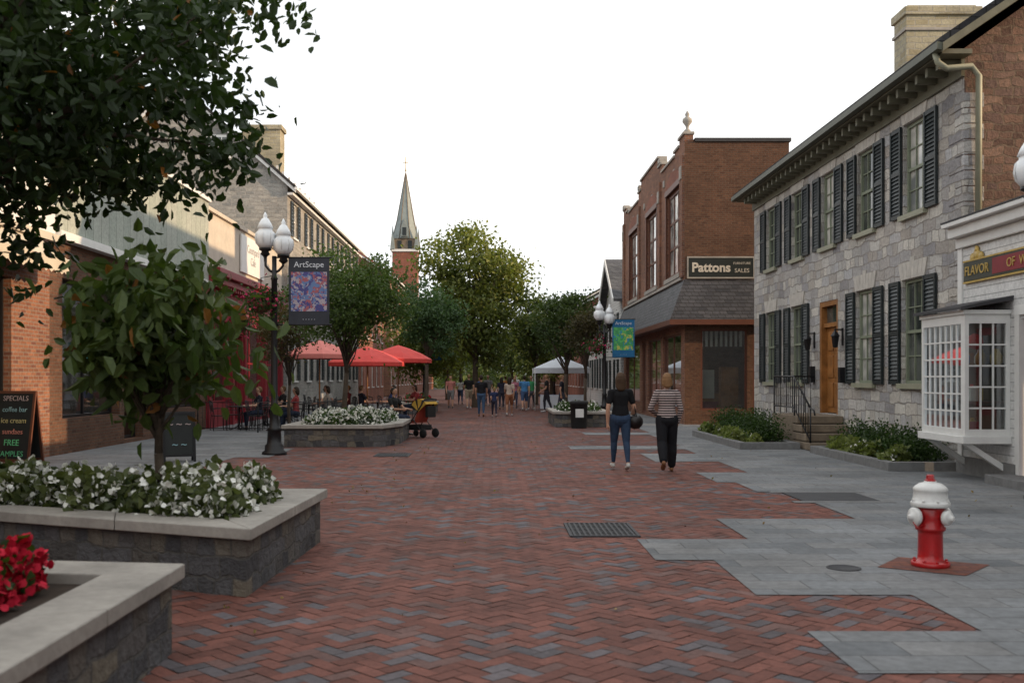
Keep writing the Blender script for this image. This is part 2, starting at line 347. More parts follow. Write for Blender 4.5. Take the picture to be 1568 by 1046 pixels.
for i in range(-int(10/w),nmax):
    for j in range(-nmax//1,nmax):
        k=(i-j)%4
        if k==0: cx,cy,hx,hy=(i+1)*w,(j+.5)*w,w,w/2
        elif k==3: cx,cy,hx,hy=(i+.5)*w,(j+1)*w,w/2,w
        else: continue
        X=(cx-cy)*c45; Y=(cx+cy)*c45
        if not(2.0<Y<62 and -5.3<X<8.0): continue
        if Y<20 and X>5.2: continue
        if ingrey(X,Y): continue
        g_=.0028
        hx-=g_; hy-=g_; t=rs.random(); tz=.006+rs.random()*.003; tx=(rs.random()-.5)*.03; ty=(rs.random()-.5)*.03
        for sx,sy in ((-1,-1),(1,-1),(1,1),(-1,1)):
            a=cx+sx*hx; b_=cy+sy*hy; V.append(((a-b_)*c45,(a+b_)*c45,tz+.002+sx*hx*tx+sy*hy*ty))
        p=.12+.05*clusters(X,Y)+(.1 if k==0 and (i//2)%3==0 else 0)
        if t<p: s_=.85+.5*rs.random(); c=(.125*s_,.108*s_,.115*s_)
        elif t<p+.18: s_=.85+.4*rs.random(); c=(.165*s_,.09*s_,.078*s_)
        else: s_=.75+.4*rs.random(); c=(.215*s_,.083*s_,.062*s_)
        Cc.append((*c,1))
me=bpy.data.meshes.new('brick_paving'); n=len(Cc); me.from_pydata(V,[],np.arange(4*n).reshape(-1,4).tolist()); me.materials.append(PAVER)
ca=me.color_attributes.new('Col','FLOAT_COLOR','POINT'); ca.data.foreach_set('color',np.repeat(np.array(Cc),4,axis=0).ravel())
ob=bpy.data.objects.new('brick_paving',me); COL.objects.link(ob)
def grate(name,x0,x1,y0,y1,nx):
    o=Obj(name,((x0+x1)/2,(y0+y1)/2,0),world=True)
    o.box('pit',BLACKM,x0,x1,y0,y1,.010,.018)
    f=.03
    o.box('rim',DARKGREY,x0-f,x1+f,y0-f,y0,.01,.026); o.box('rim',DARKGREY,x0-f,x1+f,y1,y1+f,.01,.026)
    o.box('rim',DARKGREY,x0-f,x0,y0,y1,.01,.026); o.box('rim',DARKGREY,x1,x1+f,y0,y1,.01,.026)
    for i in range(nx):
        x=x0+(x1-x0)*(i+.5)/nx; o.box('bars',DARKGREY,x-.012,x+.012,y0,y1,.0182,.025)
    for t in (.25,.5,.75): y=y0+(y1-y0)*t; o.box('bars',DARKGREY,x0,x1,y-.012,y+.012,.0184,.0245)
    o.finish()
grate('storm_drain',.8,1.45,10.0,10.85,12)
grate('storm_drain',-2.4,-1.75,20.2,21.0,12)
o=Obj('utility_cover',(4.6,13.2,0),world=True)
o.box('plate',DARKGREY,4.0,5.0,12.85,13.8,.012,.024); o.box('rim',GRANITE,3.85,5.15,12.7,12.85,.012,.021); o.box('rim',GRANITE,3.85,5.15,13.8,13.95,.0125,.0215); o.finish()
o=Obj('manhole_cover',(2.93,8.32,0)); o.lathe('plate',DARKGREY,[(.0,.017),(.14,.017),(.14,.022),(.12,.023),(.118,.019),(0.01,.019)],(0,0,0),24); o.finish()
hx,hy=3.69,8.4
o=Obj('paver_pad',(hx,hy,0)); r_=.62
FARB2=brickmat('pad_bricks',[(.2,.08,.06),(.25,.1,.07),(.17,.08,.07)],(.12,.07,.055),.21,.105,.008,0,mode='ground',bump=.4)
o.add('bricks',FARB2,[(-r_*.75,-.05,.021),(.1,-.42,.021),(r_*.85,.05,.021),(-.1,.42,.021)],[(0,1,2,3)]); o.finish()
rng=np.random.default_rng(44); n=150
P=np.stack([rng.uniform(-2,7,n),rng.uniform(4,30,n),np.full(n,.024)],1); P[:60,0]=rng.uniform(-2.2,-1.4,60); P[:60,1]=rng.uniform(6,24,60)
t=rng.random((n,1)); cloud('fallen_leaves',None,P,.04,np.array((.12,.1,.03))*(1-t)+np.array((.3,.2,.07))*t,PETAL,rng,0,.6,fold=.05)

# ---------------------------------------------------------------- planters
def inset(P,d):
    n=len(P); out=[]
    for i in range(n):
        a=Vector(P[i-1]);b_=Vector(P[i]);c=Vector(P[(i+1)%n])
        e1=(b_-a).normalized();e2=(c-b_).normalized(); n1=Vector((-e1.y,e1.x)); n2=Vector((-e2.y,e2.x))
        k=1+n1.dot(n2); out.append(tuple(b_+(n1+n2)*d/k))
    return out
def planter(name,P,z=.52,capw=.36,over=.06,th=.085,joint=1.3,wall=SLATEST,cap=CAPST):
    cx=sum(p[0] for p in P)/len(P); cy=sum(p[1] for p in P)/len(P)
    o=Obj(name,(cx,cy,0),world=True)
    W=inset(P,over); I=inset(P,capw); n=len(P)
    Iw=inset(P,capw-.04)
    for i in range(n):
        j=(i+1)%n
        v=[(*W[i],0),(*W[j],0),(*Iw[j],0),(*Iw[i],0),(*W[i],z-th),(*W[j],z-th),(*Iw[j],z-th),(*Iw[i],z-th)]
        o.add('stone_walls',wall,v,[(0,1,5,4),(2,3,7,6)])
        L=(Vector(P[j])-Vector(P[i])).length; m=max(1,round(L/joint))
        for k in range(m):
            g_=.003/L; t0=k/m+(g_ if k else 0); t1=(k+1)/m-(g_ if k<m-1 else 0)
            lp=lambda A,t:(A[i][0]*(1-t)+A[j][0]*t,A[i][1]*(1-t)+A[j][1]*t)
            o.prism('cap_stones',cap,[lp(P,t0),lp(P,t1),lp(I,t1),lp(I,t0)],z-th,z,bevel=.008)
    o.prism('soil',SOIL,inset(P,capw-.02),.02,z-.06)
    o.finish(); return o,I
def inpoly(P,x,y):
    n=len(P)
    for i in range(n):
        a=P[i];b_=P[(i+1)%n]
        if (b_[0]-a[0])*(y-a[1])-(b_[1]-a[1])*(x-a[0])<0: return False
    return True
def flowers(name,poly,z0,h,nleaf,nfl,lsize,fsize,lc,fc,seed,edge=.25,fine=False):
    rng=np.random.default_rng(seed); xs=[p[0] for p in poly]; ys=[p[1] for p in poly]
    def samp(n):
        out=[]
        while len(out)<n:
            x=rng.uniform(min(xs),max(xs)); y=rng.uniform(min(ys),max(ys))
            if inpoly(poly,x,y): out.append((x,y))
        return np.array(out)
    ncl=max(8,int(nleaf/70)); C=samp(ncl); ch=h*(.6+.6*rng.random(ncl)); cl=rng.random(ncl)
    cx,cy=np.mean(xs),np.mean(ys); o=Obj(name,(cx,cy,z0),world=True)
    def mk(n,top):
        i=rng.integers(0,ncl,n); G=rng.normal(size=(n,3))
        G/=np.linalg.norm(G,axis=1)[:,None]; r=rng.random(n)**(.15 if top else .35)
        G*=r[:,None]; G[:,2]=np.abs(G[:,2])
        P=np.zeros((n,3)); P[:,:2]=C[i]+G[:,:2]*edge; P[:,2]=z0+G[:,2]*ch[i]+(.015 if top else 0); return P,i
    P,i=mk(nleaf,False); t=(.5*rng.random(nleaf)+.5*cl[i])[:,None]
    cloud('leaves',o.e,P,lsize,np.array(lc[0])*(1-t)+np.array(lc[1])*t,LEAF,rng,-.3,.8,off=(cx,cy,z0),fine=fine)
    if nfl:
        P,i=mk(nfl,True); P=np.repeat(P,3,axis=0)+rng.normal(size=(nfl*3,3))*fsize*.2
        t=rng.random(len(P))[:,None]
        cloud('blossoms',o.e,P,fsize,np.array(fc[0])*(1-t)+np.array(fc[1])*t,PETAL,rng,-.6,1.0,off=(cx,cy,z0),fold=.05,fine=fine)
    o.finish()
GL=((.02,.05,.012),(.08,.13,.03)); WF=((.66,.66,.58),(.82,.82,.77)); RF=((.35,.005,.02),(.6,.02,.05)); YG=((.08,.11,.03),(.25,.28,.09))
PA=[(-1.74,7.15),(-1.62,9.75),(-6.4,10.1),(-6.4,9.1)]
oA,IA=planter('stone_planter',PA)
flowers('white_flower_bed',inset(IA,.03),.46,.34,12000,3300,.085,.046,((.035,.055,.018),(.14,.16,.055)),WF,11,.2,fine=True)
PB=[(-1.82,1.2),(-1.80,5.82),(-2.6,5.92),(-6,5.92),(-6,1.2)]
oB,IB=planter('stone_planter',PB)
flowers('red_flower_bed',[(-2.55,4.3),(-2.42,5.3),(-3.3,5.4),(-3.9,4.3)],.47,.34,3000,2300,.075,.05,GL,RF,12,.17,fine=True)
PC=[(-4.9,23.0),(-2.55,23.0),(-2.2,24.2),(-2.2,26.8),(-4.9,26.8)]
oC,IC=planter('stone_planter',PC,joint=1)
flowers('white_flower_bed',inset(IC,.05),.46,.36,7000,2800,.09,.06,GL,WF,13,.22)
PD=[(1.95,32.4),(3.9,32.4),(3.9,36.5),(1.95,36.5)]
oD,ID=planter('stone_planter',PD)
flowers('flower_bed',inset(ID,.05),.46,.3,3500,400,.1,.06,GL,WF,14,.22)
PE=[(-4.3,44),(-2.6,44),(-2.6,48),(-4.3,48)]
planter('stone_planter',PE); flowers('flower_bed',inset(PE,.4),.46,.35,2500,500,.1,.07,GL,RF,15,.25)
def lowbed(name,P):
    return planter(name,P,z=.17,capw=.16,over=.012,th=.16,joint=1,wall=GRANITE,cap=GRANITE)
lb1=[(5.5,22.2),(6.85,22.2),(6.85,27.5),(5.5,27.5)]
lb2=[(6.75,17.0),(7.98,17.0),(7.98,21.2),(6.75,21.2)]
lowbed('kerbed_bed',lb1); lowbed('kerbed_bed',lb2)
HG=((.012,.035,.008),(.06,.105,.022))
flowers('boxwood_hedge',[(6.0,22.8),(6.65,22.8),(6.65,27.2),(6.0,27.2)],.15,.66,12000,0,.05,.05,HG,WF,16,.3)
flowers('border_plants',[(5.72,22.5),(6.0,22.5),(6.0,27.2),(5.72,27.2)],.13,.26,2200,120,.12,.05,YG,WF,17,.12)
flowers('boxwood_hedge',[(7.3,17.4),(7.8,17.4),(7.8,20.9),(7.3,20.9)],.15,.6,9000,0,.05,.05,HG,WF,18,.24)
flowers('border_plants',[(6.95,17.25),(7.3,17.25),(7.3,20.9),(6.95,20.9)],.13,.26,1700,80,.12,.05,YG,WF,19,.12)

# ---------------------------------------------------------------- stone house (right)
o=Obj('stone_house',(8,16.9,0),world=True)
F=Fr(o,(8,0,0),(0,1,0),(-1,0,0))
up=[18.9,21.35,23.75,26.15,28.6]; lo=[18.95,21.4,26.2,28.65]
ops=[(y-.5,y+.5,4.75,6.5) for y in up]+[(y-.52,y+.52,1.5,3.5) for y in lo]+[(23.1,24.4,.76,3.45)]
F.wall('facade_wall',LIME,16.9,30.5,0,7.2,ops,.2)
LINT=simple('light_lintel',(.55,.52,.47),.8,var=.25,bump=.3)
for k,(a,b_,c,d) in enumerate(ops[:-1]):
    F.window(a,b_,c,d,FRAME,PANEL_ if k in (0,2,6) else PANE,3,4,.12)
    F.box('sills',OLIVEL,a-.08,b_+.08,c-.1,c,-.02,.09)
    F.shutter(a-.53,a-.03,c-.02,d,SHUT); F.shutter(b_+.03,b_+.53,c-.02,d,SHUT)
    n=7
    for i in range(n):
        ua=a-.02+(b_-a+.04)*i/n; ub=a-.02+(b_-a+.04)*(i+1)/n; m_=(a+b_)/2; s1=.22
        h=.34 if i!=3 else .42
        pts=[(ua+.005,d+.012),(ub-.005,d+.012),(ub+(ub-m_)*s1-.006,d+h),(ua+(ua-m_)*s1+.006,d+h)]
        P8=[F.P(p[0],p[1],0) for p in pts]+[F.P(p[0],p[1],.025) for p in pts]
        o.add('flat_arches',LINT,P8,[(4,5,6,7),(0,1,5,4),(1,2,6,5),(2,3,7,6),(3,0,4,7)])
F.box('door_frame',WOODD,23.1,23.22,.76,3.45,-.2,-.01); F.box('door_frame',WOODD,24.28,24.4,.76,3.45,-.2,-.012)
F.box('door_frame',WOODD,23.22,24.28,3.33,3.45,-.2,-.014); F.box('door_frame',WOODD,23.22,24.28,2.83,2.93,-.19,-.06)
F.quad('transom_glass',PANE,[(23.22,2.93,-.15),(24.28,2.93,-.15),(24.28,3.33,-.15),(23.22,3.33,-.15)])
F.box('door',WOODD,23.22,24.28,.78,2.83,-.2,-.15)
for (u0,u1) in ((23.32,23.7),(23.8,24.18)):
    for (v0,v1) in ((.92,1.5),(1.62,2.15),(2.27,2.72)): F.box('door_panels',WOODD,u0,u1,v0,v1,-.15,-.125,bevel=.01)
F.box('door_knob',GOLD,23.3,23.35,1.72,1.78,-.15,-.08)
for u in (22.75,24.75):
    F.box('lantern_bracket',BLACK,u-.03,u+.03,2.35,2.75,0,.03); F.box('lantern_bracket',BLACK,u-.015,u+.015,2.7,2.73,.03,.2)
    a=F.P(u,2.3,.18); o.lathe('lantern',BLACK,[(.03,0),(.06,.02),(.09,.26),(.11,.27),(.03,.38),(.01,.44)],a,6,smooth=False)
F.box('mailbox',BLACK,22.6,22.75,1.5,1.85,.0,.12); F.box('mailbox',BLACK,24.72,24.9,1.5,1.9,.0,.12)
F2=Fr(o,(0,16.9,0),(1,0,0),(0,-1,0))
F2.wall('gable_wall',RUBBLE,8,18,0,7.2,[],.1)
F2.quad('gable_wall',RUBBLE,[(8,7.2,0),(18,7.2,0),(13,10.75,0)])
F3=Fr(o,(0,30.5,0),(1,0,0),(0,1,0)); F3.wall('far_wall',GREYST,8,18,0,7.2,[]); F3.quad('far_wall',GREYST,[(8,7.2,0),(18,7.2,0),(13,10.75,0)])
o.box('rear_wall',GREYST,17.9,18,16.95,30.45,0,7.15)
for i in range(27):
    z=.1+i*.265
    if z>6.4: break
    L=.55 if i%2 else .32
    o.box('quoins',LIME,7.982,8+L*.6,16.885,16.9+L,z,z+.25,bevel=.01)
sl=.68
def rz(x): return 7.16+(x-7.45)*sl
o.exy('roof',ROOFD,[(7.42,rz(7.42)),(13,rz(13)),(18.58,rz(7.42)),(18.58,rz(7.42)+.12),(13,rz(13)+.14),(7.42,rz(7.42)+.12)],16.55,30.75)
F.box('soffit',OLIVEM,16.62,30.7,7.02,7.1,.0,.5); F.box('frieze',OLIVEM,16.88,30.52,6.72,7.02,.0,.06)
y=17.0
while y<30.4:
    F.box('brackets',OLIVEM,y-.05,y+.05,6.86,7.015,.061,.42); y+=.42
o.exy('gutter',OLIVE,[(7.36,7.06),(7.47,7.04),(7.5,7.06),(7.5,7.16),(7.36,7.18)],16.5,30.78)
for sgn in (0,1):
    pts=[(7.45,7.02),(13,rz(13)-.14),(13,rz(13)+.0),(7.45,7.16)]
    if sgn: pts=[(26-p[0],p[1]) for p in pts]
    o.exy('rake_boards',OLIVEM,pts,16.48,16.56); o.exy('rake_boards',OLIVEM,pts,16.84,16.896)
o.path('downspout',OLIVEL,[(7.44,16.75,7.06),(7.47,16.72,6.9),(7.62,16.72,6.8),(8.05,16.76,6.85),(8.2,16.8,6.7),(8.2,16.82,4.2)],.055,8)
o.box('chimney',CHIM,12.25,14.4,29.5,30.4,8.5,12.35); o.box('chimney_cap',CHIM,12.17,14.48,29.42,30.48,12.35,12.6,bevel=.03); o.box('chimney_cap',CAPST,12.3,14.35,29.55,30.35,12.6,12.68)
o.box('chimney_band',CAPST,12.2,14.45,29.45,30.45,11.9,11.98)
for i in range(4):
    o.box('door_steps',STEPST,6.92,7.97,21.75+.3*i,23.0,.02+.185*i,.185*(i+1),bevel=.015)
o.box('door_landing',STEPST,6.92,7.97,23.0,24.7,.02,.745,bevel=.012)
o.finish()
o=Obj('iron_handrail',(6.95,23,0),world=True)
pts=[(6.95,21.8,.95),(6.95,23.0,1.65),(6.95,24.6,1.65)]
o.path('rail',BLACK,pts,.022,6); o.path('rail',BLACK,[(6.95,21.8,.95),(6.95,21.55,.9),(6.95,21.5,.8)],.02,6)
o.path('rail',BLACK,[(p[0],p[1],p[2]-.72) for p in pts],.015,6)
for i in range(18):
    y=21.8+i*.165; zt=.95+min(1,(y-21.8)/1.2)*.7; zb=.2 if i==0 else zt-.72
    if i in (0,7,17): zb=.02
    o.path('balusters',BLACK,[(6.95,y,zb),(6.95,y,zt)],.02 if i in(0,7,17) else .01,5)
o.path('rail',BLACK,[(6.95,24.6,1.65),(7.95,24.6,1.65)],.02,6)
for i in range(7): o.path('balusters',BLACK,[(6.95+i*.15,24.6,.76),(6.95+i*.15,24.6,1.65)],.01,5)
o.finish()

# ---------------------------------------------------------------- white shop right
rr=random.Random(4)
o=Obj('white_clapboard_shop',(7.9,12,0),world=True)
F=Fr(o,(7.9,0,0),(0,1,0),(-1,0,0))
ops=[(13.9,14.95,.15,2.5),(9,13.2,.7,2.6)]
F.wall('facade_wall',CLAP,6,16.86,0,3.95,ops,.15)
F.box('cornice',WHITE,5.9,16.88,3.95,4.12,-.2,.2,bevel=.015); F.box('cornice',WHITE,5.9,16.9,4.12,4.2,-.2,.3,bevel=.015); F.box('cornice',WHITE,5.95,16.87,3.78,3.95,.0,.07)
F.box('corner_board',WHITE,16.72,16.87,0,3.78,0,.03)
F.box('parapet_cap',DARKGREY,5.9,16.9,4.2,4.225,-.4,.31)
o.box('flat_roof',DARKGREY,8.3,17.9,6,16.85,3.9,4.0); o.box('side_wall',CLAP,8.0,18,5.95,6.0,0,3.9)
F.box('stone_base',GRANITE,6,13.85,.0,.3,0,.06); F.box('stone_base',GRANITE,15.0,16.86,0,.3,0,.06)
F.box('door_step',GRANITE,13.8,15.1,.0,.15,.0,.45,bevel=.01)
F.box('door',REDP,13.98,14.87,.15,2.42,-.15,-.1); F.box('door_casing',WHITE,13.82,13.95,.15,2.55,-.1,.03); F.box('door_casing',WHITE,14.9,15.03,.15,2.55,-.1,.03); F.box('door_casing',WHITE,13.82,15.03,2.55,2.7,-.02,.035)
F.box('door_panels',WOODB,14.1,14.75,.3,1.0,-.1,-.08); F.quad('glass_door',PANE,[(14.1,1.15,-.095),(14.75,1.15,-.095),(14.75,2.3,-.095),(14.1,2.3,-.095)])
F.window(9,13.2,.7,2.6,WHITE,PANE,6,2,.1,sash=False)
F.box('sign_board',simple('sign_green',(.05,.055,.04),.5),10.5,16.62,3.2,3.52,.005,.05,bevel=.01)
F.box('sign_board_red',REDP,10.6,15.65,3.24,3.49,.05,.056)
F.box('sign_border',GOLD,10.5,16.63,3.17,3.198,.005,.055); F.box('sign_border',GOLD,10.5,16.63,3.522,3.55,.005,.055)
o.text('FLAVOR',F.P(16.16,3.36,.055),.22,(rad(90),0,rad(-90)),GOLD,.006)
o.text('OF  WINCHESTER',F.P(14.4,3.36,.06),.2,(rad(90),0,rad(-90)),GOLD,.006)
a=F.P(16.2,3.6,.03)
for dx,dz,r_ in ((0,0,.11),(-.14,-.03,.08),(.14,-.03,.08),(0,.1,.06)): o.lathe('sign_emblem',GOLD,[(.01,-.02),(r_,-.01),(r_,.01),(.01,.02)],(a[0],a[1]+dx,a[2]+dz),12,axis=(1,0,0))
bx0,bx1,by0,by1=7.2,7.9,15.2,16.72
def bayface(fr,u0,u1,cols,rows):
    fw=.06
    fr.box('bay_window',WHITE,u0,u0+fw,.72,2.58,-.06,0); fr.box('bay_window',WHITE,u1-fw,u1,.72,2.58,-.06,0)
    fr.box('bay_window',WHITE,u0+fw,u1-fw,.72,.82,-.06,0); fr.box('bay_window',WHITE,u0+fw,u1-fw,2.44,2.58,-.06,0)
    for i in range(1,cols): u=u0+fw+(u1-u0-2*fw)*i/cols; fr.box('bay_muntins',WHITE,u-.012,u+.012,.82,2.44,-.045,-.015)
    for j in range(1,rows): v=.82+1.62*j/rows; fr.box('bay_muntins',WHITE,u0+fw,u1-fw,v-.012,v+.012,-.043,-.017)
    fr.quad('bay_glass',GLASS,[(u0+fw,.82,-.03),(u1-fw,.82,-.03),(u1-fw,2.44,-.03),(u0+fw,2.44,-.03)])
bayface(Fr(o,(bx0,0,0),(0,1,0),(-1,0,0)),by0+.062,by1,7,6)
bayface(Fr(o,(0,by0,0),(1,0,0),(0,-1,0)),bx0+.004,bx1-.003,3,5)
o.box('bay_floor',WHITE,bx0-.05,bx1-.002,by0-.05,by1+.05,.6,.718,bevel=.01)
o.exy('bay_roof',DARKGREY,[(bx0-.1,2.645),(bx1,2.79),(bx1,2.86),(bx0-.1,2.69)],by0-.1,by1+.1)
o.box('bay_head',WHITE,bx0-.03,bx1-.002,by0-.03,by1+.03,2.582,2.644)
for y in (15.3,16.55): o.exy('bay_brackets',WHITE,[(7.88,.15),(7.89,.05),(7.89,.25),(7.35,.598),(7.22,.598)],y,y+.1)
for i in range(16):
    x=rr.uniform(7.35,7.8); y=rr.uniform(15.35,16.5); z=rr.choice([.72,1.25,1.8]); m=rr.choice([REDP,REDC,GOLD,WHITE,BLUEC,WOODD]); r_=rr.uniform(.05,.1)
    o.lathe('display_goods_'+m.name,m,[(r_*.7,0),(r_,.05),(r_,.15),(r_*.5,.22),(r_*.4,.26)],(x,y,z),10) if i%2 else o.box('display_boxes_%s'%m.name,m,x-r_,x+r_,y-r_,y+r_,z,z+.2)
for z in (1.22,1.77): o.box('display_shelf',WOODB,7.3,7.88,15.3,16.6,z,z+.02)
for y in (15.5,15.9): o.lathe('display_lantern',REDC,[(.02,0),(.1,.05),(.13,.12),(.1,.2),(.02,.25)],(7.5,y,2.05),12)
o.box('bay_back',INTER,7.882,7.897,15.25,16.68,.75,2.5)
o.finish()
o=Obj('brick_commercial_building',(8,-12,0),world=True)
F=Fr(o,(8,0,0),(0,1,0),(-1,0,0)); ops=[(y,y+1.1,5,7) for y in range(-28,4,3)]+[(y,y+2.6,.6,3) for y in range(-28,2,4)]
F.wall('facade_wall',BRICK,-30,5.9,0,9.5,ops)
for q in ops: F.window(*q,WHITE,PANE,2,2)
o.box('mass',BRICK,8.4,18,-30,5.88,0,9.5); F.box('cornice',WHITE,-30,5.9,9.2,9.6,0,.3); o.finish()

# ---------------------------------------------------------------- furniture store
XR=10.2
o=Obj('brick_furniture_store',(6.6,34.3,0),world=True)
F=Fr(o,(6.6,0,0),(0,1,0),(-1,0,0)); S=Fr(o,(0,34.3,0),(1,0,0),(0,-1,0))
uw=[(35.0,37.8,5.3,8.45),(39.9,42.7,5.3,8.45),(45.2,48,5.3,8.45)]
gf=[(34.95,38.6,.5,3.2),(39.2,42.4,.5,3.2),(43.0,44.2,.1,3.2),(44.8,49.6,.5,3.2)]
F.wall('facade_wall',BRICKO,34.3,50.3,0,9.3,uw+gf,.2)
S.wall('side_wall',BRICK,6.6,XR,0,9.75,[(7.15,8.75,.5,3.3),(8.95,9.9,.1,3.3)],.15)
o.box('rear_mass',BRICK,8.2,XR-.02,37.5,50.25,3.6,9.3); o.box('upper_floor',INTER,6.7,XR-.05,34.5,50.2,3.4,3.55)
o.box('east_wall',BRICK,XR-.12,XR-.01,34.32,50.2,0,9.5)
o.box('store_floor',WOODB,6.7,XR-.2,34.45,50.2,.02,.1); o.box('roof_deck',DARKGREY,6.65,XR-.05,34.35,50.25,9.1,9.2)
o.box('upper_back',INTER,7.6,7.7,34.6,50,3.6,9.0)
for a,b_,c,d in uw:
    F.window(a,b_,c,d,WOODB,PANEL_,3,3,.12,fw=.14,sash=False,mw=.08)
    F.box('window_trim',WOODB,a-.12,b_+.12,d,d+.2,-.02,.07); F.box('window_trim',WOODB,a-.1,a,c,d,-.02,.05); F.box('window_trim',WOODB,b_,b_+.1,c,d,-.02,.05); F.box('window_sills',CAPST,a-.15,b_+.15,c-.15,c,-.02,.1)
    n=9; m_=(a+b_)/2; h_=(b_-a)/2+.12
    for i in range(n):
        t0=-1+2*i/n; t1=-1+2*(i+1)/n; z0=d+.2; f_=lambda t: .38*(1-t*t)
        o.add('arch_hoods',BRICKR,[F.P(m_+h_*t0,z0,.04),F.P(m_+h_*t1,z0,.04),F.P(m_+h_*t1,z0+f_(t1)+.12,.04),F.P(m_+h_*t0,z0+f_(t0)+.12,.04),
              F.P(m_+h_*t1,z0+f_(t1)+.12,0),F.P(m_+h_*t0,z0+f_(t0)+.12,0)],[(0,1,2,3),(3,2,4,5)])
for a,b_,c,d in gf: F.window(a,b_,c,d,WOODB,GLASS,2 if b_-a>2 else 1,1,.1,fw=.07,sash=False,mw=.05)
S.window(7.15,8.75,.5,3.3,WOODB,GLASS,1,1,.08,fw=.07,sash=False); S.window(8.95,9.9,.1,3.3,WOODB,PANE,1,1,.08,sash=False)
steps=[(34.312,35.3,10.0),(35.3,36.2,9.75),(36.2,38.9,9.6),(38.9,39.7,9.95),(39.7,44.4,10.35),(44.4,45.2,9.95),(45.2,48.4,9.6),(48.4,49.3,9.75),(49.3,50.29,10.0)]
for a,b_,z in steps:
    F.box('parapet',BRICKO,a,b_-.001,9.301,z,-.3,-.002); F.box('parapet_caps',CAPST,a-.04,b_+.04,z,z+.1,-.34,.06,bevel=.02)
for y in (34.62,39.3,44.8,50.0):
    F.box('pilasters',BRICKO,y-.25,y+.25,5.1,9.3,0,.08); F.box('plaques',CAPST,y-.18,y+.18,8.5,8.95,.08,.11)
for y in (39.3,44.8,50.0): F.box('pier_caps',CAPST,y-.2,y+.2,10.05,10.25,-.25,.08,bevel=.03)
o.lathe('urn_finial',CAPST,[(.12,0),(.12,.1),(.05,.16),(.06,.25),(.17,.4),(.16,.5),(.06,.58),(.08,.66),(.02,.78)],(6.75,34.6,10.1),12)
for y in (36.3,38.4,41.3,43.4,46.7): F.box('plaques',CAPST,y-.15,y+.15,8.95,9.2,0,.03)
F.box('string_course',CAPST,34.7,49.9,5.02,5.12,.0,.085)
S.box('coping',DARKGREY,6.95,XR+.06,9.75,9.87,-.3,.06)
zt,zb=5.0,3.6
o.add('pent_roof',SHINGLE,[(6.0,33.7,zb),(XR+.4,33.7,zb),(XR+.1,34.29,zt),(6.59,34.29,zt),(6.0,50.4,zb),(6.59,50.4,zt)],[(0,1,2,3),(4,0,3,5)])
o.box('pent_fascia',WOODB,5.98,XR+.4,33.68,33.75,zb-.18,zb-.003); o.box('pent_fascia',WOODB,5.98,6.05,33.76,50.4,zb-.18,zb-.003)
o.box('pent_soffit',WOODB,6.05,XR+.3,33.75,34.29,zb-.12,zb-.06); o.box('pent_soffit',WOODB,6.05,6.59,34.29,50.4,zb-.121,zb-.061)
SG=simple('sign_black',(.015,.02,.018),.5)
S.box('sign_board',SG,6.72,8.95,5.08,5.74,.01,.06)
for q in ((6.68,8.99,5.74,5.79),(6.68,8.99,5.03,5.08),(6.68,6.72,5.08,5.74),(8.95,8.99,5.08,5.74)): S.box('sign_frame',CAPST,*q,.01,.07)
t=o.text('Pattons',S.P(7.5,5.4,.065),.44,(rad(90),0,0),CREAM,.006); t.data.offset=.014
o.text('FURNITURE',S.P(8.56,5.55,.065),.115,(rad(90),0,0),CREAM,.004); o.text('SALES',S.P(8.56,5.3,.065),.2,(rad(90),0,0),CREAM,.004)
for i in range(22):
    x=rr.uniform(7.0,9.4); y=rr.uniform(35,49); m=rr.choice([WOODB,CREAM,DARKGREY,WOODD,REDP,CURT]); h=rr.uniform(.4,1.3); a=rr.uniform(.3,.6)
    o.box('furniture_%s'%m.name,m,x-a,x+a,y-a*.6,y+a*.6,.1,.1+h*.5); o.box('furniture_%s'%m.name,m,x-a,x+a,y+a*.4,y+a*.6,.1,.1+h)
for i in range(9): o.box('drapes',CURT,7.2+i*.17,7.28+i*.17,34.55,34.6,2.7,3.28)
o.box('display_cabinet',WOODD,8.0,8.6,34.9,35.3,.1,2.0); o.box('display_mirror',CURT,7.3,7.8,35.1,35.15,.9,1.9)
o.finish()
o=Obj('rear_brick_house',(10.6,38,0),world=True); o.box('walls',BRICKR,10.6,16,38,48,0,7.6); o.exy('roof',ROOFR,[(10.3,7.6),(13.3,9.3),(16.3,7.6)],37.8,48.2); o.finish()

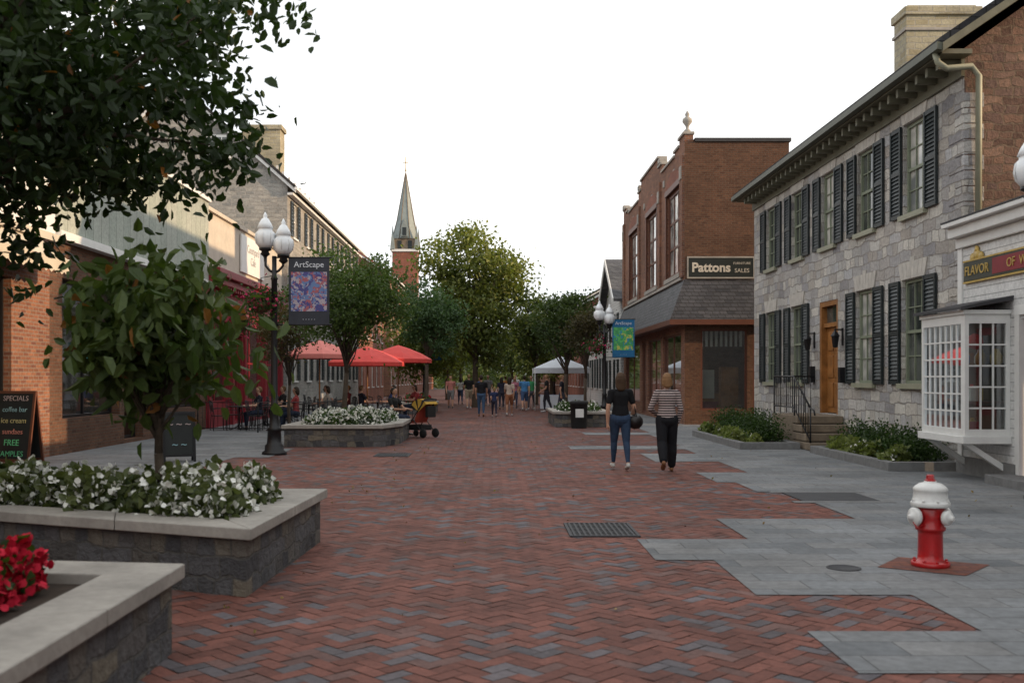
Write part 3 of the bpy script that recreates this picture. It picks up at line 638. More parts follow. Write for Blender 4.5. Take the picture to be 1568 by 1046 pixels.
# ---------------------------------------------------------------- generic house
def house(name,side,x,y0,y1,depth,ze,zr,wm,rm,rows,pitch_u=2.6,shut=True,fm=WHITE,ridge='y'):
    o=Obj(name,(x,y0,0),world=True); sg=1 if side=='R' else -1
    F=Fr(o,(x,0,0),(0,1,0),(-sg,0,0)); xb=x+sg*depth
    ops=[]; n=max(1,int((y1-y0-1)/pitch_u)); sp=(y1-y0)/n
    for r,(v0,v1) in enumerate(rows):
        for i in range(n):
            c=y0+sp*(i+.5); ops.append((c-.5,c+.5,v0,v1))
    F.wall('facade_wall',wm,y0,y1,0,ze,ops,.18)
    for k,q in enumerate(ops):
        F.window(*q,fm,PANEL_ if k%4==1 else PANE,2,4,.12)
        F.box('sills',fm,q[0]-.06,q[1]+.06,q[2]-.08,q[2],-.02,.07)
        if shut: F.shutter(q[0]-.5,q[0]-.03,q[2],q[3],SHUT,.15); F.shutter(q[1]+.03,q[1]+.5,q[2],q[3],SHUT,.15)
    for yy,ny in ((y0,-1),(y1,1)):
        G=Fr(o,(0,yy,0),(1,0,0),(0,ny,0)); G.wall('end_wall',wm,min(x,xb),max(x,xb),0,ze,[])
        if ridge=='y': G.quad('end_wall',wm,[(x,ze,0),(xb,ze,0),((x+xb)/2,zr,0)])
    o.box('rear_wall',wm,xb-sg*.1,xb,y0+.02,y1-.02,0,ze-.02)
    xm=(x+xb)/2; ov=.4*sg; s_=(zr-ze)/(depth/2)
    if ridge=='y':
        zz=ze-.4*s_+.02
        o.exy('roof',rm,[(x-ov,zz),(xm,zr+.02),(xb+ov,zz),(xb+ov,zz+.14),(xm,zr+.18),(x-ov,zz+.14)],y0-.25,y1+.25)
        F.box('cornice',fm,y0-.02,y1+.02,ze-.45-.12*s_,ze-.45,0,.25)
        F.box('gutter',WHITE if fm is WHITE else OLIVE,y0-.27,y1+.27,zz-.05,zz+.07,.36,.47)
        for sg2 in (0,1):
            pr=[(x-ov*.98,zz-.16),(xm,zr-.16),(xm,zr+.015),(x-ov*.98,zz-.005)]
            if sg2: pr=[(2*xm-p[0],p[1]) for p in pr]
            o.exy('rake_boards',fm,pr,y0-.2,y0-.12)
    else:
        ym=(y0+y1)/2
        F.quad('facade_wall',wm,[(y0,ze,0),(y1,ze,0),(ym,zr,0)])
        o.exx('roof',rm,[(y0-.3,ze-.1),(ym,zr+.02),(y1+.3,ze-.1),(y1+.3,ze+.03),(ym,zr+.16),(y0-.3,ze+.03)],x-ov,xb)
        o.exx('rake_boards',fm,[(y0-.32,ze-.26),(ym,zr-.14),(y1+.32,ze-.26),(y1+.32,ze+.05),(ym,zr+.18),(y0-.32,ze+.05)],x-ov-sg*.06,x-ov-sg*.004)
    return o,F
o,F=house('stone_gable_house','L',-8.8,42.6,65,9.4,10.0,14.15,GREYST,ROOFD,[(1.5,3.4),(4.8,6.6),(7.8,9.3)],2.8,fm=WHITE)
G=Fr(o,(0,42.6,0),(1,0,0),(0,-1,0))
G.box('attic_window_frame',WHITE,-12.3,-11.2,11.0,12.0,.01,.05)
for i in range(3):
    for j in range(2): G.quad('attic_glass',PANE,[(-12.22+i*.32,11.08+j*.44,.055),(-11.94+i*.32,11.08+j*.44,.055),(-11.94+i*.32,11.46+j*.44,.055),(-12.22+i*.32,11.46+j*.44,.055)])
o.box('chimney',CHIM,-14.6,-12.4,58,59.2,12,16.1); o.box('chimney_cap',CHIM,-14.7,-12.3,57.9,59.3,16.1,16.35)
for i in range(8): o.box('roof_snow_guards',WHITE,-9.6,-9.5,44+i*1.3,44.06+i*1.3,10.85,11.0)
o.finish()
o,F=house('brick_row_house','L',-8.8,65.6,80,10,8.2,11.2,BRICKR,ROOFR,[(1,3.2),(4.4,6.2)],2.6,shut=False); o.box('chimney',BRICKR,-12.6,-11.8,78,79,9,12.3); o.finish()
o,F=house('brick_hall','L',-8.9,86,112,12,10.6,14.6,BRICKO,ROOFR,[(1,3.2),(5,7),(8,9.8)],3,shut=False,ridge='y'); o.finish()
o,F=house('white_gable_house','R',6.5,50.7,57.5,9,5.6,7.9,CLAP,ROOFG,[(1,2.6),(3.6,5.0)],2.2,shut=True,ridge='x'); o.finish()
o,F=house('white_row_house','R',6.5,57.9,70,9,6.0,8.2,CLAP,ROOFG,[(1,2.8),(4,5.4)],2.4,shut=True); o.finish()
o,F=house('brick_row_house','R',6.5,70.4,95,9,7,9.5,BRICKR,ROOFD,[(1,2.8),(4,5.6)],2.6,shut=False); o.finish()
o,F=house('brick_row_house','R',6.5,96,140,9,8,10.5,BRICKO,ROOFD,[(1,2.8),(4,5.6)],3,shut=False); o.finish()
o,F=house('brick_row_house','L',-9,114,150,9,8,10.5,BRICKR,ROOFD,[(1,2.8),(4,5.6)],3,shut=False); o.finish()

# ---------------------------------------------------------------- left shops
o=Obj('awning_shop',(-9,10,0),world=True); F=Fr(o,(-9,0,0),(0,1,0),(1,0,0))
ops=[(15.2,18.6,.6,3.5),(10,14.5,.6,3.5)]
F.wall('facade_wall',BRICKO,-12,20.2,0,4.35,ops,.25)
for q in ops: F.window(*q,BLACK,PANE,3,1,.2,sash=False)
F.box('fascia',WHITE,-12,20.2,4.352,6.3,-.2,.12); F.box('fascia_trim',CREAM,-12,20.25,4.35,4.5,.122,.2); F.box('fascia_trim',CREAM,-12,20.25,6.3,6.45,-.3,.25)
o.box('mass',BRICKO,-18,-9.8,-12,20.18,0,6.2)
o.add('awning',AWN,[(-9.0+.13,6,4.33),(-9+.13,19.5,4.33),(-8.3,19.5,3.9),(-8.3,6,3.9)],[(0,1,2,3)])
o.add('awning',AWN,[(-8.87,19.5,4.33),(-8.3,19.5,3.9),(-8.87,19.5,3.9)],[(0,1,2)])
n=60
for i in range(n):
    a=6+13.5*i/n; b_=a+13.5/n; m_=(a+b_)/2
    o.add('awning_valance',AWN,[(-8.3,a,3.898),(-8.3,b_,3.898),(-8.3,b_,3.66),(-8.3,m_,3.6),(-8.3,a,3.66)],[(0,1,2,3,4)])
F.box('awning_frame',WHITE,19.46,19.52,3.88,3.92,.1,.7)
o.finish()
o=Obj('sage_panel_shop',(-9,25,0),world=True); F=Fr(o,(-9,0,0),(0,1,0),(1,0,0))
ops=[(20.8,24.0,.75,3.7),(24.3,25.6,.1,3.2),(25.9,30.6,.75,3.7)]
F.wall('facade_wall',BRICK,20.2,31.15,0,4.6,ops,.3)
F.window(20.8,24,.75,3.7,BLACK,GLASS,2,1,.25,sash=False,mw=.05); F.window(25.9,30.6,.75,3.7,BLACK,GLASS,3,1,.25,sash=False,mw=.05); F.window(24.3,25.6,.1,3.2,BLACK,GLASS,1,1,.25,sash=False)
F.box('fascia_panels',SIDING,20.3,31.15,4.62,7.1,-.2,.1); F.box('fascia_trim',WHITE,20.25,31.18,4.45,4.62,-.02,.22); F.box('fascia_trim',WHITE,20.25,31.18,7.1,7.22,-.3,.18)
o.box('mass',BRICK,-18,-11.5,20.2,31.15,0,7.0); o.box('interior',INTER,-11.5,-11.4,20.3,31,0,4.4)
o.text('PIZZA',(-9.22,22.4,2.2),.5,(rad(90),0,rad(90)),simple('teal_paint',(.05,.4,.42),.5),.005)
for i in range(10):
    y=rr.uniform(21,30); o.box('interior_tables',WOODB,-10.8,-10,y,y+.7,.7,.76); o.box('interior_tables',WOODB,-10.45,-10.35,y+.3,y+.4,.02,.7)
o.finish()
o=Obj('red_storefront',(-9,36,0),world=True); F=Fr(o,(-9,0,0),(0,1,0),(1,0,0))
ops=[(31.6,34.0,.8,3.5),(34.4,35.7,.1,3.1),(36.1,38.9,.8,3.5),(39.2,41.9,.8,3.5)]
F.wall('facade_wall',REDP,31.2,42.3,0,4.9,ops,.25)
for q in ops: F.window(*q,REDP,GLASS,2 if q[1]-q[0]>2 else 1,2,.2,sash=False,mw=.06)
F.wall('stucco_wall',CREAM,31.2,42.5,4.9,6.9,[],.1,n=-.02)
F.box('red_cornice',REDP,31.2,42.4,4.85,5.1,0,.45,bevel=.02); F.box('red_cornice',REDP,31.2,42.4,4.62,4.85,0,.3,bevel=.02); F.box('red_cornice',REDP,31.2,42.4,3.95,4.1,0,.14)
y=31.4
while y<42.3: F.box('dentils',REDP,y,y+.12,4.5,4.62,0,.26); y+=.3
for y in (31.25,34.1,35.8,38.97,42.0): F.box('pilasters',REDP,y,y+.22,0,3.95,0,.1); F.box('pilaster_caps',PINKC,y-.04,y+.26,3.7,3.95,.0,.15)
F.box('roof_coping',CREAM,31.15,42.5,6.9,7.02,-.3,.08)
F.box('white_sign',WHITE,35.4,38.9,5.4,6.75,.0,.06,bevel=.01)
o.text('Courtyard\nCafe',F.P(37.1,6.1,.065),.42,(rad(90),0,rad(90)),simple('sign_grey',(.4,.4,.4),.5),.004)
o.box('mass',CREAM,-18,-11.5,31.2,42.5,0,6.9); o.box('interior',INTER,-11.5,-11.4,31.3,42.4,0,4.8)
o.finish()

# ---------------------------------------------------------------- church
o=Obj('church_steeple',(-11.1,125,0),world=True); cx,cy=-11.1,126.5; hw=1.55
o.box('tower',BRICKR,cx-hw,cx+hw,cy-hw,cy+hw,0,17.6)
o.box('nave',BRICKR,cx-14,cx-hw-.01,cy,cy+20,0,11)
o.box('belfry',STEPST,cx-hw+.15,cx+hw-.15,cy-hw+.15,cy+hw-.15,17.6,19.2)
o.box('tower_cornice',WHITE,cx-hw-.15,cx+hw+.15,cy-hw-.15,cy+hw+.15,17.5,17.8)
for sx in (-.9,.4): o.box('belfry_louvres',SHUT,cx+sx,cx+sx+.5,cy-hw+.1,cy-hw+.16,17.9,18.9)
STL=simple('spire_slate',(.26,.3,.29),.6,var=.25,scale=1.5)
def octa(r,z): return [(cx+r*math.cos(rad(22.5+45*k)),cy+r*math.sin(rad(22.5+45*k)),z) for k in range(8)]
v=octa(1.75,19.2)+octa(1.15,21.5)+octa(.06,27.6); o.add('spire',STL,v,[(i,(i+1)%8,(i+1)%8+8,i+8) for i in range(8)]+[(i+8,(i+1)%8+8,(i+1)%8+16,i+16) for i in range(8)]+[tuple(range(16,24))])
for k in range(8):
    a=rad(22.5+45*k); o.path('spire_ribs',STEPST,[(cx+1.77*math.cos(a),cy+1.77*math.sin(a),19.2),(cx+1.17*math.cos(a),cy+1.17*math.sin(a),21.5),(cx+.06*math.cos(a),cy+.06*math.sin(a),27.6)],.05,4)
for sx,sy in ((1,-1),(-1,-1),(1,1),(-1,1)):
    o.add('corner_pinnacles',STL,[(cx+sx*1.5-.3,cy+sy*1.5-.3,17.8),(cx+sx*1.5+.3,cy+sy*1.5-.3,17.8),(cx+sx*1.5+.3,cy+sy*1.5+.3,17.8),(cx+sx*1.5-.3,cy+sy*1.5+.3,17.8),(cx+sx*1.5,cy+sy*1.5,21)],[(0,1,4),(1,2,4),(2,3,4),(3,0,4)])
o.exy('lucarne',STL,[(cx-.45,19.4),(cx+.45,19.4),(cx+.45,20.4),(cx,21.6),(cx-.45,20.4)],cy-1.9,cy-.6); o.box('lucarne_louvre',SHUT,cx-.25,cx+.25,cy-1.93,cy-1.905,19.5,20.5)
o.path('finial',GOLD,[(cx,cy,27.5),(cx,cy,29.7)],.05,6); o.path('finial',GOLD,[(cx-.35,cy,29),(cx+.35,cy,29)],.05,6); o.lathe('finial_ball',GOLD,[(.02,-.15),(.15,0),(.02,.15)],(cx,cy,28),8)
o.finish()

# ---------------------------------------------------------------- street furniture
def lamp(name,loc,H=5.0,rot=0,banner=None,twin=True):
    o=Obj(name,loc,rot); hb=H-.85
    o.lathe('pole',BLACK,[(.26,0),(.26,.06),(.2,.1),(.2,.2),(.155,.24),(.14,.5),(.165,.53),(.11,.58),(.085,.95),(.1,.98),(.07,1.03),(.062,hb-.5),(.08,hb-.47),(.05,hb-.42),(.05,hb)],seg=14)
    for x in ((-.19,.19) if twin else (0,)):
        if twin: o.path('arms',BLACK,[(0,0,hb-.35),(x*.5,0,hb-.3),(x*.95,0,hb-.2),(x,0,hb)],[.03,.028,.026,.04],7)
        dz=.1 if x<=0 else -.04
        o.lathe('lamp_fitter',BLACK,[(.03,-.12),(.1,-.06),(.07,0),(.13,.03),(.13,.07)],(x,0,hb+dz),14)
        o.lathe('globe',GLOBE,[(.12,.07),(.19,.16),(.215,.28),(.2,.38),(.15,.43),(.15,.47),(.17,.48),(.13,.58),(.07,.68),(.04,.7),(.045,.74),(.01,.82)],(x,0,hb+dz),18)
        for k in range(8):
            a=math.pi*k/4; o.path('globe_ribs',WHITE,[(x+.195*math.cos(a),.195*math.sin(a),hb+.16+dz),(x+.22*math.cos(a),.22*math.sin(a),hb+.28+dz),(x+.203*math.cos(a),.203*math.sin(a),hb+.38+dz)],.006,4)
    if banner:
        x0,x1,z0,z1,m=banner
        o.path('banner_arms',BLACK,[(0,0,z1),(x1+.05,0,z1)],.015,6); o.path('banner_arms',BLACK,[(0,0,z0),(x1+.05,0,z0)],.015,6)
        o.box('banner',m[0],x0,x1,-.006,.006,z0,z1); o.box('banner_art',m[1],x0+.05,x1-.05,-.012,-.0065,z0+.28,z1-.3)
        o.text('ArtScape',((x0+x1)/2,-.014,z1-.15),.17,(rad(90),0,0),TENTW,.002)
        o.text('. . . . .',((x0+x1)/2,-.014,z0+.14),.12,(rad(90),0,0),TENTW,.002)
    o.finish(); return o
def artmat(name,sc,a,b_,c,d):
    m,nt,bb=nm(name); tc=N(nt,'ShaderNodeTexCoord'); v=N(nt,'ShaderNodeTexVoronoi'); v.inputs['Scale'].default_value=sc
    ns=noise(nt,tc.outputs['Object'],3); ad=N(nt,'ShaderNodeVectorMath',operation='ADD'); nt.links.new(tc.outputs['Object'],ad.inputs[0]); nt.links.new(ns.outputs['Color'],ad.inputs[1])
    nt.links.new(ad.outputs[0],v.inputs['Vector']); s=N(nt,'ShaderNodeSeparateColor'); nt.links.new(v.outputs['Color'],s.inputs[0])
    r=ramp(nt,s.outputs[0],[(0,a),(.3,b_),(.55,c),(.8,d)]); r.node.color_ramp.interpolation='CONSTANT'
    nt.links.new(r,bb.inputs['Base Color']); setin(bb,Roughness=.6); return m
ART1=artmat('festival_art',11,(.06,.06,.22),(.35,.1,.12),(.12,.2,.4),(.4,.35,.4)); ART2=artmat('garden_art',7,(.05,.3,.1),(.1,.45,.12),(.02,.25,.4),(.5,.5,.1))
NAVY=simple('banner_charcoal',(.04,.045,.06),.7); TEAL=simple('banner_blue',(.02,.16,.35),.7)
lamp('street_lamp',(-4.57,20.8,0),5.0,0,(.3,1.15,2.72,4.12,(NAVY,ART1)))
lamp('street_lamp',(4.25,38,0),4.5,0,(.3,1.15,2.4,3.85,(TEAL,ART2)))
lamp('street_lamp',(7.22,13.0,0),4.78,0)
lamp('street_lamp',(-4.3,62,0),5,0,(.3,1.15,2.72,4.12,(TEAL,ART2)))
lamp('street_lamp',(4.6,75,0),5)
o=Obj('fire_hydrant',(hx,hy,.02))
o.lathe('base',REDH,[(.15,0),(.155,.01),(.155,.035),(.15,.04),(.105,.045),(.1,.1),(.098,.27),(.103,.3),(.12,.305),(.12,.33),(.107,.34),(.115,.4),(.115,.48),(.1,.5)],seg=28)
o.lathe('bonnet',WHITEH,[(.1,.5),(.15,.502),(.157,.512),(.157,.535),(.148,.545),(.138,.548),(.136,.6),(.13,.625),(.137,.635),(.137,.655),(.12,.672),(.09,.695),(.05,.705),(.05,.715)],seg=28)
o.lathe('operating_nut',REDH,[(.045,.71),(.048,.725),(.035,.73),(.032,.765),(.02,.77)],seg=5,smooth=False)
for k in range(8):
    a=2*math.pi*k/8
    for rr_,z,m in ((.135,.04,REDH),(.143,.545,WHITEH)): o.lathe('bolts_%d'%(z*1000),m,[(.013,0),(.013,.015),(.008,.018)],(rr_*math.cos(a),rr_*math.sin(a),z),6,smooth=False)
for ax,rs_ in (((-1,-.25,0),1.0),((.55,-.83,0),.8),((.95,.3,0),.9)):
    d=Vector(ax).normalized(); q=(0,0,.42)
    o.lathe('nozzles',REDH,[(.06*rs_,.08),(.06*rs_,.12),(.07*rs_,.122),(.07*rs_,.13)],q,18,axis=d)
    o.lathe('nozzle_caps',WHITEH,[(.03,.125),(.073*rs_,.13),(.078*rs_,.138),(.078*rs_,.165),(.065*rs_,.178),(.025,.183),(.022,.208),(.01,.212)],q,18,axis=d)
o.path('cap_chain',REDH,[(-.1,-.08,.36),(-.15,-.09,.33),(-.17,-.06,.38)],.006,5)
o.finish()
def sandwich(name,loc,rot,w_,h,fm,bm,lines,art=None):
    o=Obj(name,loc,rot); t=.3*h*.5
    for sgn in (-1,1):
        def P(x,z,n):
            k=1-z/h; return (x,sgn*(t*k+.02+n),z)
        for (x0,x1,z0,z1) in ((-w_/2,-w_/2+.045,0,h),(w_/2-.045,w_/2,0,h),(-w_/2+.045,w_/2-.045,h-.05,h),(-w_/2+.045,w_/2-.045,.1,.15)):
            v=[P(x0,z0,.0),P(x1,z0,.0),P(x1,z1,.0),P(x0,z1,.0),P(x0,z0,-.03),P(x1,z0,-.03),P(x1,z1,-.03),P(x0,z1,-.03)]
            o.add('frame',fm,v,[(0,1,2,3),(4,5,6,7),(0,1,5,4),(1,2,6,5),(2,3,7,6),(3,0,4,7)])
        o.add('board',art or bm,[P(-w_/2+.04,.12,-.012),P(w_/2-.04,.12,-.012),P(w_/2-.04,h-.04,-.012),P(-w_/2+.04,h-.04,-.012)],[(0,1,2,3)])
    n=len(lines)
    for i,(s_,c,sz) in enumerate(lines):
        z=h-.04-(h-.18)*(i+.5)/n; k=1-z/h; y=-(t*k+.02)
        o.text(s_,(0,y-.002,z),(h-.2)/n*sz,(rad(90)-math.atan(t/h),0,0),simple('chalk_%s'%i+name,c,.9),.002)
    o.finish()
BOARD=simple('chalkboard',(.02,.024,.024),.7)
sandwich('chalkboard_sign',(-8.55,17.9,.016),rad(-14),.8,1.36,WOODB,BOARD,[('SPECIALS',(.5,.4,.4),.68),('coffee bar',(.3,.5,.55),.66),('ice cream',(.55,.5,.25),.7),('sundaes',(.6,.25,.2),.7),('FREE',(.15,.6,.3),.8),('SAMPLES',(.15,.6,.3),.72)])
sandwich('chalkboard_sign',(-6.0,19.0,.016),rad(25),.6,.95,BLACK,BOARD,[('~ ~ ~',(.2,.2,.2),.5),('~ ~',(.25,.2,.2),.5)])
def stroller(loc,rot):
    o=Obj('baby_stroller',loc,rot); YE=simple('yellow_fabric',(.6,.36,.06),.8); RE=simple('red_fabric',(.35,.05,.03),.8)
    for sx in (-.24,.24):
        o.path('frame',BLACK,[(sx,.35,.12),(sx,.0,.5),(sx,-.42,1.02)],.014,6); o.path('frame',BLACK,[(sx,-.38,.12),(sx,.02,.52)],.014,6)
        for y,r_ in ((.35,.09),(-.38,.12)): o.lathe('wheels',BLACKM,[(r_*.4,-.02),(r_,-.02),(r_*1.05,0),(r_,.02),(r_*.4,.02)],(sx,y,r_*1.05),16,axis=(1,0,0))
    o.path('handle',BLACKM,[(-.24,-.42,1.02),(0,-.45,1.04),(.24,-.42,1.02)],.018,6)
    o.exx('seat',RE,[(.3,.38),(.3,.44),(-.02,.46),(-.22,.88),(-.27,.86),(-.1,.4)],-.2,.2)
    n=8
    for i in range(n):
        a0=rad(20+120*i/n); a1=rad(20+120*(i+1)/n); f=lambda a:(-.22+.34*math.cos(a),.66+.38*math.sin(a))
        p,q=f(a0),f(a1); m=YE if i%3 else BLACKM
        o.add('canopy'+str(i%3>0),m,[(-.23,*p),(.23,*p),(.23,*q),(-.23,*q)],[(0,1,2,3)])
        for x in (-.23,.23): o.add('canopy'+str(i%3>0),m,[(x,*p),(x,*q),(x,-.2,.7)],[(0,1,2)])
    o.box('basket',BLACKM,-.2,.2,-.28,.2,.2,.34); o.box('hanging_bag',BLACKM,-.16,.16,-.48,-.38,.55,.85,bevel=.02); o.finish()
stroller((-2.0,26.9,.012),rad(50))
o=Obj('trash_can',(2.75,31.9,.01))
o.lathe('barrel',BLACKM,[(.24,0),(.25,.05),(.28,.75),(.3,.76),(.3,.84),(.26,.86),(.2,.88)],seg=20); o.box('label',WHITE,-.13,.13,-.295,-.285,.35,.62); o.finish()
def chair(loc,rot):
    o=Obj('cafe_chair',loc,rot); m=BLACK
    for x in (-.19,.19):
        o.path('legs',m,[(x,.19,0),(x*.95,.18,.45)],.012,5); o.path('legs',m,[(x,-.22,0),(x*.95,-.19,.45),(x*.9,-.26,.9)],.012,5)
    o.box('seat',m,-.2,.2,-.2,.2,.435,.46,bevel=.008)
    o.path('back',m,[(-.17,-.26,.88),(0,-.29,.92),(.17,-.26,.88)],.014,5); o.path('back',m,[(-.18,-.2,.58),(.18,-.2,.58)],.01,5)
    for i in range(5): x=-.12+.06*i; o.path('back',m,[(x,-.2,.58),(x,-.275,.9)],.006,4)
    for x in (-.2,.2): o.path('arms',m,[(x,-.22,.66),(x*1.1,.0,.68),(x*1.1,.16,.66),(x,.18,.45)],.01,5)
    o.finish()
def table(loc):
    o=Obj('cafe_table',loc); o.lathe('top',BLACK,[(.01,.71),(.38,.71),(.39,.72),(.38,.735),(.01,.735)],seg=20); o.path('post',BLACK,[(0,0,.02),(0,0,.71)],.03,8)
    for k in range(4): a=k*math.pi/2+.4; o.path('feet',BLACK,[(0,0,.15),(.15*math.cos(a),.15*math.sin(a),.06),(.28*math.cos(a),.28*math.sin(a),.015)],.016,5)
    o.finish()
tabs=[(-7.8,30.6),(-6.6,30.2),(-7.6,33.2),(-6.2,33.5),(-5.9,36.5),(-7.5,37),(-4.2,36.2),(-6.9,41),(-3.6,38.6)]
seats=[]
for i,(x,y) in enumerate(tabs):
    table((x,y,.016))
    for a in ((0,180) if i%2 else (30,210,120)):
        r_=rad(a); cx_,cy_=x+.62*math.cos(r_),y+.62*math.sin(r_); chair((cx_,cy_,.016),r_+math.pi/2); seats.append((cx_,cy_,a+90))
chair((-2.75,27.6,.016),rad(-120)); seats.append((-2.75,27.6,-120))
def umbrella(loc,R,H,m):
    o=Obj('patio_umbrella',loc,rad(15)); o.path('pole',WOODD,[(0,0,.02),(0,0,H)],.022,8); o.lathe('base',DARKGREY,[(.25,0),(.25,.05),(.05,.08),(.04,.2)],seg=14)
    v=[(0,0,H)]; f=[]
    for ring,(r_,dz,sag) in enumerate(((.35,.13,.01),(.7,.3,.025),(1.0,.5,0))):
        for k in range(16):
            a=math.pi*k/8; mid=k%2; rr_=R*r_*(.955 if mid else 1); v.append((rr_*math.cos(a),rr_*math.sin(a),H-dz*R/1.2-(sag if mid else 0)))
    for k in range(16):
        k2=(k+1)%16; f.append((0,1+k,1+k2))
        for q in (0,1): f.append((1+q*16+k,17+q*16+k,17+q*16+k2,1+q*16+k2))
    n=len(v)
    for k in range(16): p=v[33+k]; v.append((p[0],p[1],p[2]-.14))
    for k in range(16): k2=(k+1)%16; f.append((33+k,n+k,n+k2,33+k2))
    o.add('canopy',m,v,f)
    for k in range(0,16,2): o.path('ribs',WOODD,[(0,0,H-.45),tuple(np.array(v[17+k])-np.array([0,0,.01]))],.008,4)
    o.finish()
umbrella((-5.75,33.0,.016),1.15,2.85,PINKC); umbrella((-4.6,36.4,.016),1.4,2.75,REDC); umbrella((-3.6,37.8,.016),1.3,2.85,REDC); umbrella((-5.3,40,.016),1.3,2.8,REDC)
def tent(loc,wd,H,m):
    o=Obj('canopy_tent',loc); h=wd/2
    for x in (-h,h):
        for y in (-h,h): o.path('legs',WHITE,[(x,y,0),(x,y,H-.6)],.02,6)
    o.add('canopy',m,[(-h,-h,H-.6),(h,-h,H-.6),(h,h,H-.6),(-h,h,H-.6),(0,0,H)],[(0,1,4),(1,2,4),(2,3,4),(3,0,4)])
    for a,b_ in (((-h,-h),(h,-h)),((h,-h),(h,h)),((h,h),(-h,h)),((-h,h),(-h,-h))): o.add('valance',m,[(*a,H-.602),(*b_,H-.602),(*b_,H-.85),(*a,H-.85)],[(0,1,2,3)])
    o.box('stall_table',BLUEC,-h*.8,h*.8,-h*.7,-h*.3,.7,.78); o.box('stall_cloth',TENTW,-h*.8,h*.8,-h*.72,-h*.71,.1,.78); o.finish()
tent((3.4,50,.01),2.7,2.7,TENTW)
o=Obj('iron_fence',(-5.1,29,0),world=True)
for (x0,y0,x1,y1) in ((-5.1,29,-5.1,34.5),(-8.6,29,-5.1,29)):
    L=math.hypot(x1-x0,y1-y0); n=int(L/.14)
    for z in (.15,.9): o.path('rails',BLACK,[(x0,y0,z),(x1,y1,z)],.014,5)
    for i in range(n+1):
        t=i/n; big=i%12==0; o.path('pickets',BLACK,[(x0+(x1-x0)*t,y0+(y1-y0)*t,.02 if big else .15),(x0+(x1-x0)*t,y0+(y1-y0)*t,1.0 if big else .9)],.02 if big else .007,4)
o.finish()
def basket(loc,seed):
    rng=np.random.default_rng(seed); o=Obj('hanging_flower_basket',loc); o.lathe('pot',WOODB,[(.05,-.25),(.16,-.15),(.2,0),(.18,.01)],seg=12); o.path('hook',BLACK,[(0,0,0),(0,0,.5),(.3,0,.55)],.01,4); o.finish()
    G=rng.normal(size=(700,3))*np.array([.2,.2,.15]); cloud('leaves',o.e,G,.09,np.tile((.04,.08,.02),(700,1))*(.5+rng.random((700,1))),LEAF,rng)
    G=rng.normal(size=(160,3))*np.array([.22,.22,.17]); cloud('blossoms',o.e,G,.07,np.tile((.4,.03,.1),(160,1))*(.5+rng.random((160,1))),PETAL,rng,aspect=.9)
basket((-4.85,20.8,3.2),1); basket((3.95,38,2.8),2); basket((-8.3,33,3.4),3); basket((-8.3,37,3.4),4)

# ---------------------------------------------------------------- trees
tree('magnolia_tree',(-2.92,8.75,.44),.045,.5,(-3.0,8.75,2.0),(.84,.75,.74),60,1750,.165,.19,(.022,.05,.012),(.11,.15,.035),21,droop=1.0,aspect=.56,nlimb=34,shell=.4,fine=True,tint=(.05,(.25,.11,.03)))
tree('shade_tree',(-5.4,9.5,.44),.14,2.6,(-4.7,9.6,4.75),(2.65,1.9,2.15),210,17000,.125,.27,(.012,.028,.009),(.05,.085,.022),22,droop=.5,nlimb=30,shell=.38,fine=True,aspect=.6,tint=(.012,(.35,.14,.03)))  # tint: scattered orange leaves, warm sun glints put into the leaf colour
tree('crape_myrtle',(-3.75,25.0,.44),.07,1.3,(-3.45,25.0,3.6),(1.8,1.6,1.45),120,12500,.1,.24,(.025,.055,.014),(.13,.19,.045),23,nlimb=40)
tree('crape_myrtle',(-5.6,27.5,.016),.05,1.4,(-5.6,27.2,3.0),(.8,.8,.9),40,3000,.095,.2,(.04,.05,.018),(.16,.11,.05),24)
YL=(.24,.26,.055)  # yellow of a sunlit crown, put into the lighter leaf colour
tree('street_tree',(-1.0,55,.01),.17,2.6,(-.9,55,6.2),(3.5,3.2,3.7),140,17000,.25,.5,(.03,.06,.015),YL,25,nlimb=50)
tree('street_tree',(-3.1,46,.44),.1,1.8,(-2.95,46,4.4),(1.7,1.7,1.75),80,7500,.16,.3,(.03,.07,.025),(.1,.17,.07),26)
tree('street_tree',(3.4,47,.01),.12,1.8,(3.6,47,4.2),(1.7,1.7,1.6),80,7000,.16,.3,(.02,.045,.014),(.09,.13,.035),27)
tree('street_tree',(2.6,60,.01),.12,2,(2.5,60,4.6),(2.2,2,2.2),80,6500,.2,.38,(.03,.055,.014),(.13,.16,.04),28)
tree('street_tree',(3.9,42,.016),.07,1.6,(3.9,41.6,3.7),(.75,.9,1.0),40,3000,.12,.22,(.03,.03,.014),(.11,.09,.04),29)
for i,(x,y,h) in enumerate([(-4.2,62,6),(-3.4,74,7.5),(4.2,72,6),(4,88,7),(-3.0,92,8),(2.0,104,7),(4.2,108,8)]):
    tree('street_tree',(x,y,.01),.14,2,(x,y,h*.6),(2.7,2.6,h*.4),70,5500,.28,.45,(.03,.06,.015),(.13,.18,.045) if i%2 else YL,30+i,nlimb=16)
rng=np.random.default_rng(5); n=22000; ncl=200
C=np.stack([rng.uniform(-70,70,ncl),rng.uniform(150,185,ncl),rng.uniform(1,9,ncl)],1); C[:,2]*=.7+.3*np.sin(C[:,0]*.3)
i=rng.integers(0,ncl,n); P=C[i]+rng.normal(size=(n,3))*np.array([2.2,2.2,1.5]); t=(.5*rng.random(n)+.5*(i%7)/7)[:,None]
P[:,2]=np.abs(P[:,2])
cloud('distant_tree_line',None,P,.9,np.array((.04,.07,.02))*(1-t)+np.array((.16,.2,.06))*t,LEAF,rng)
HILL=simple('hill_surface',(.07,.1,.06),1,var=.4,scale=.05)
v=[];f=[]
for i in range(61):
    x=-600+20*i; h=12+8*math.sin(i*.35)+5*math.sin(i*.9+1); v+=[(x,600,0),(x,640,h),(x,800,h*1.2)]
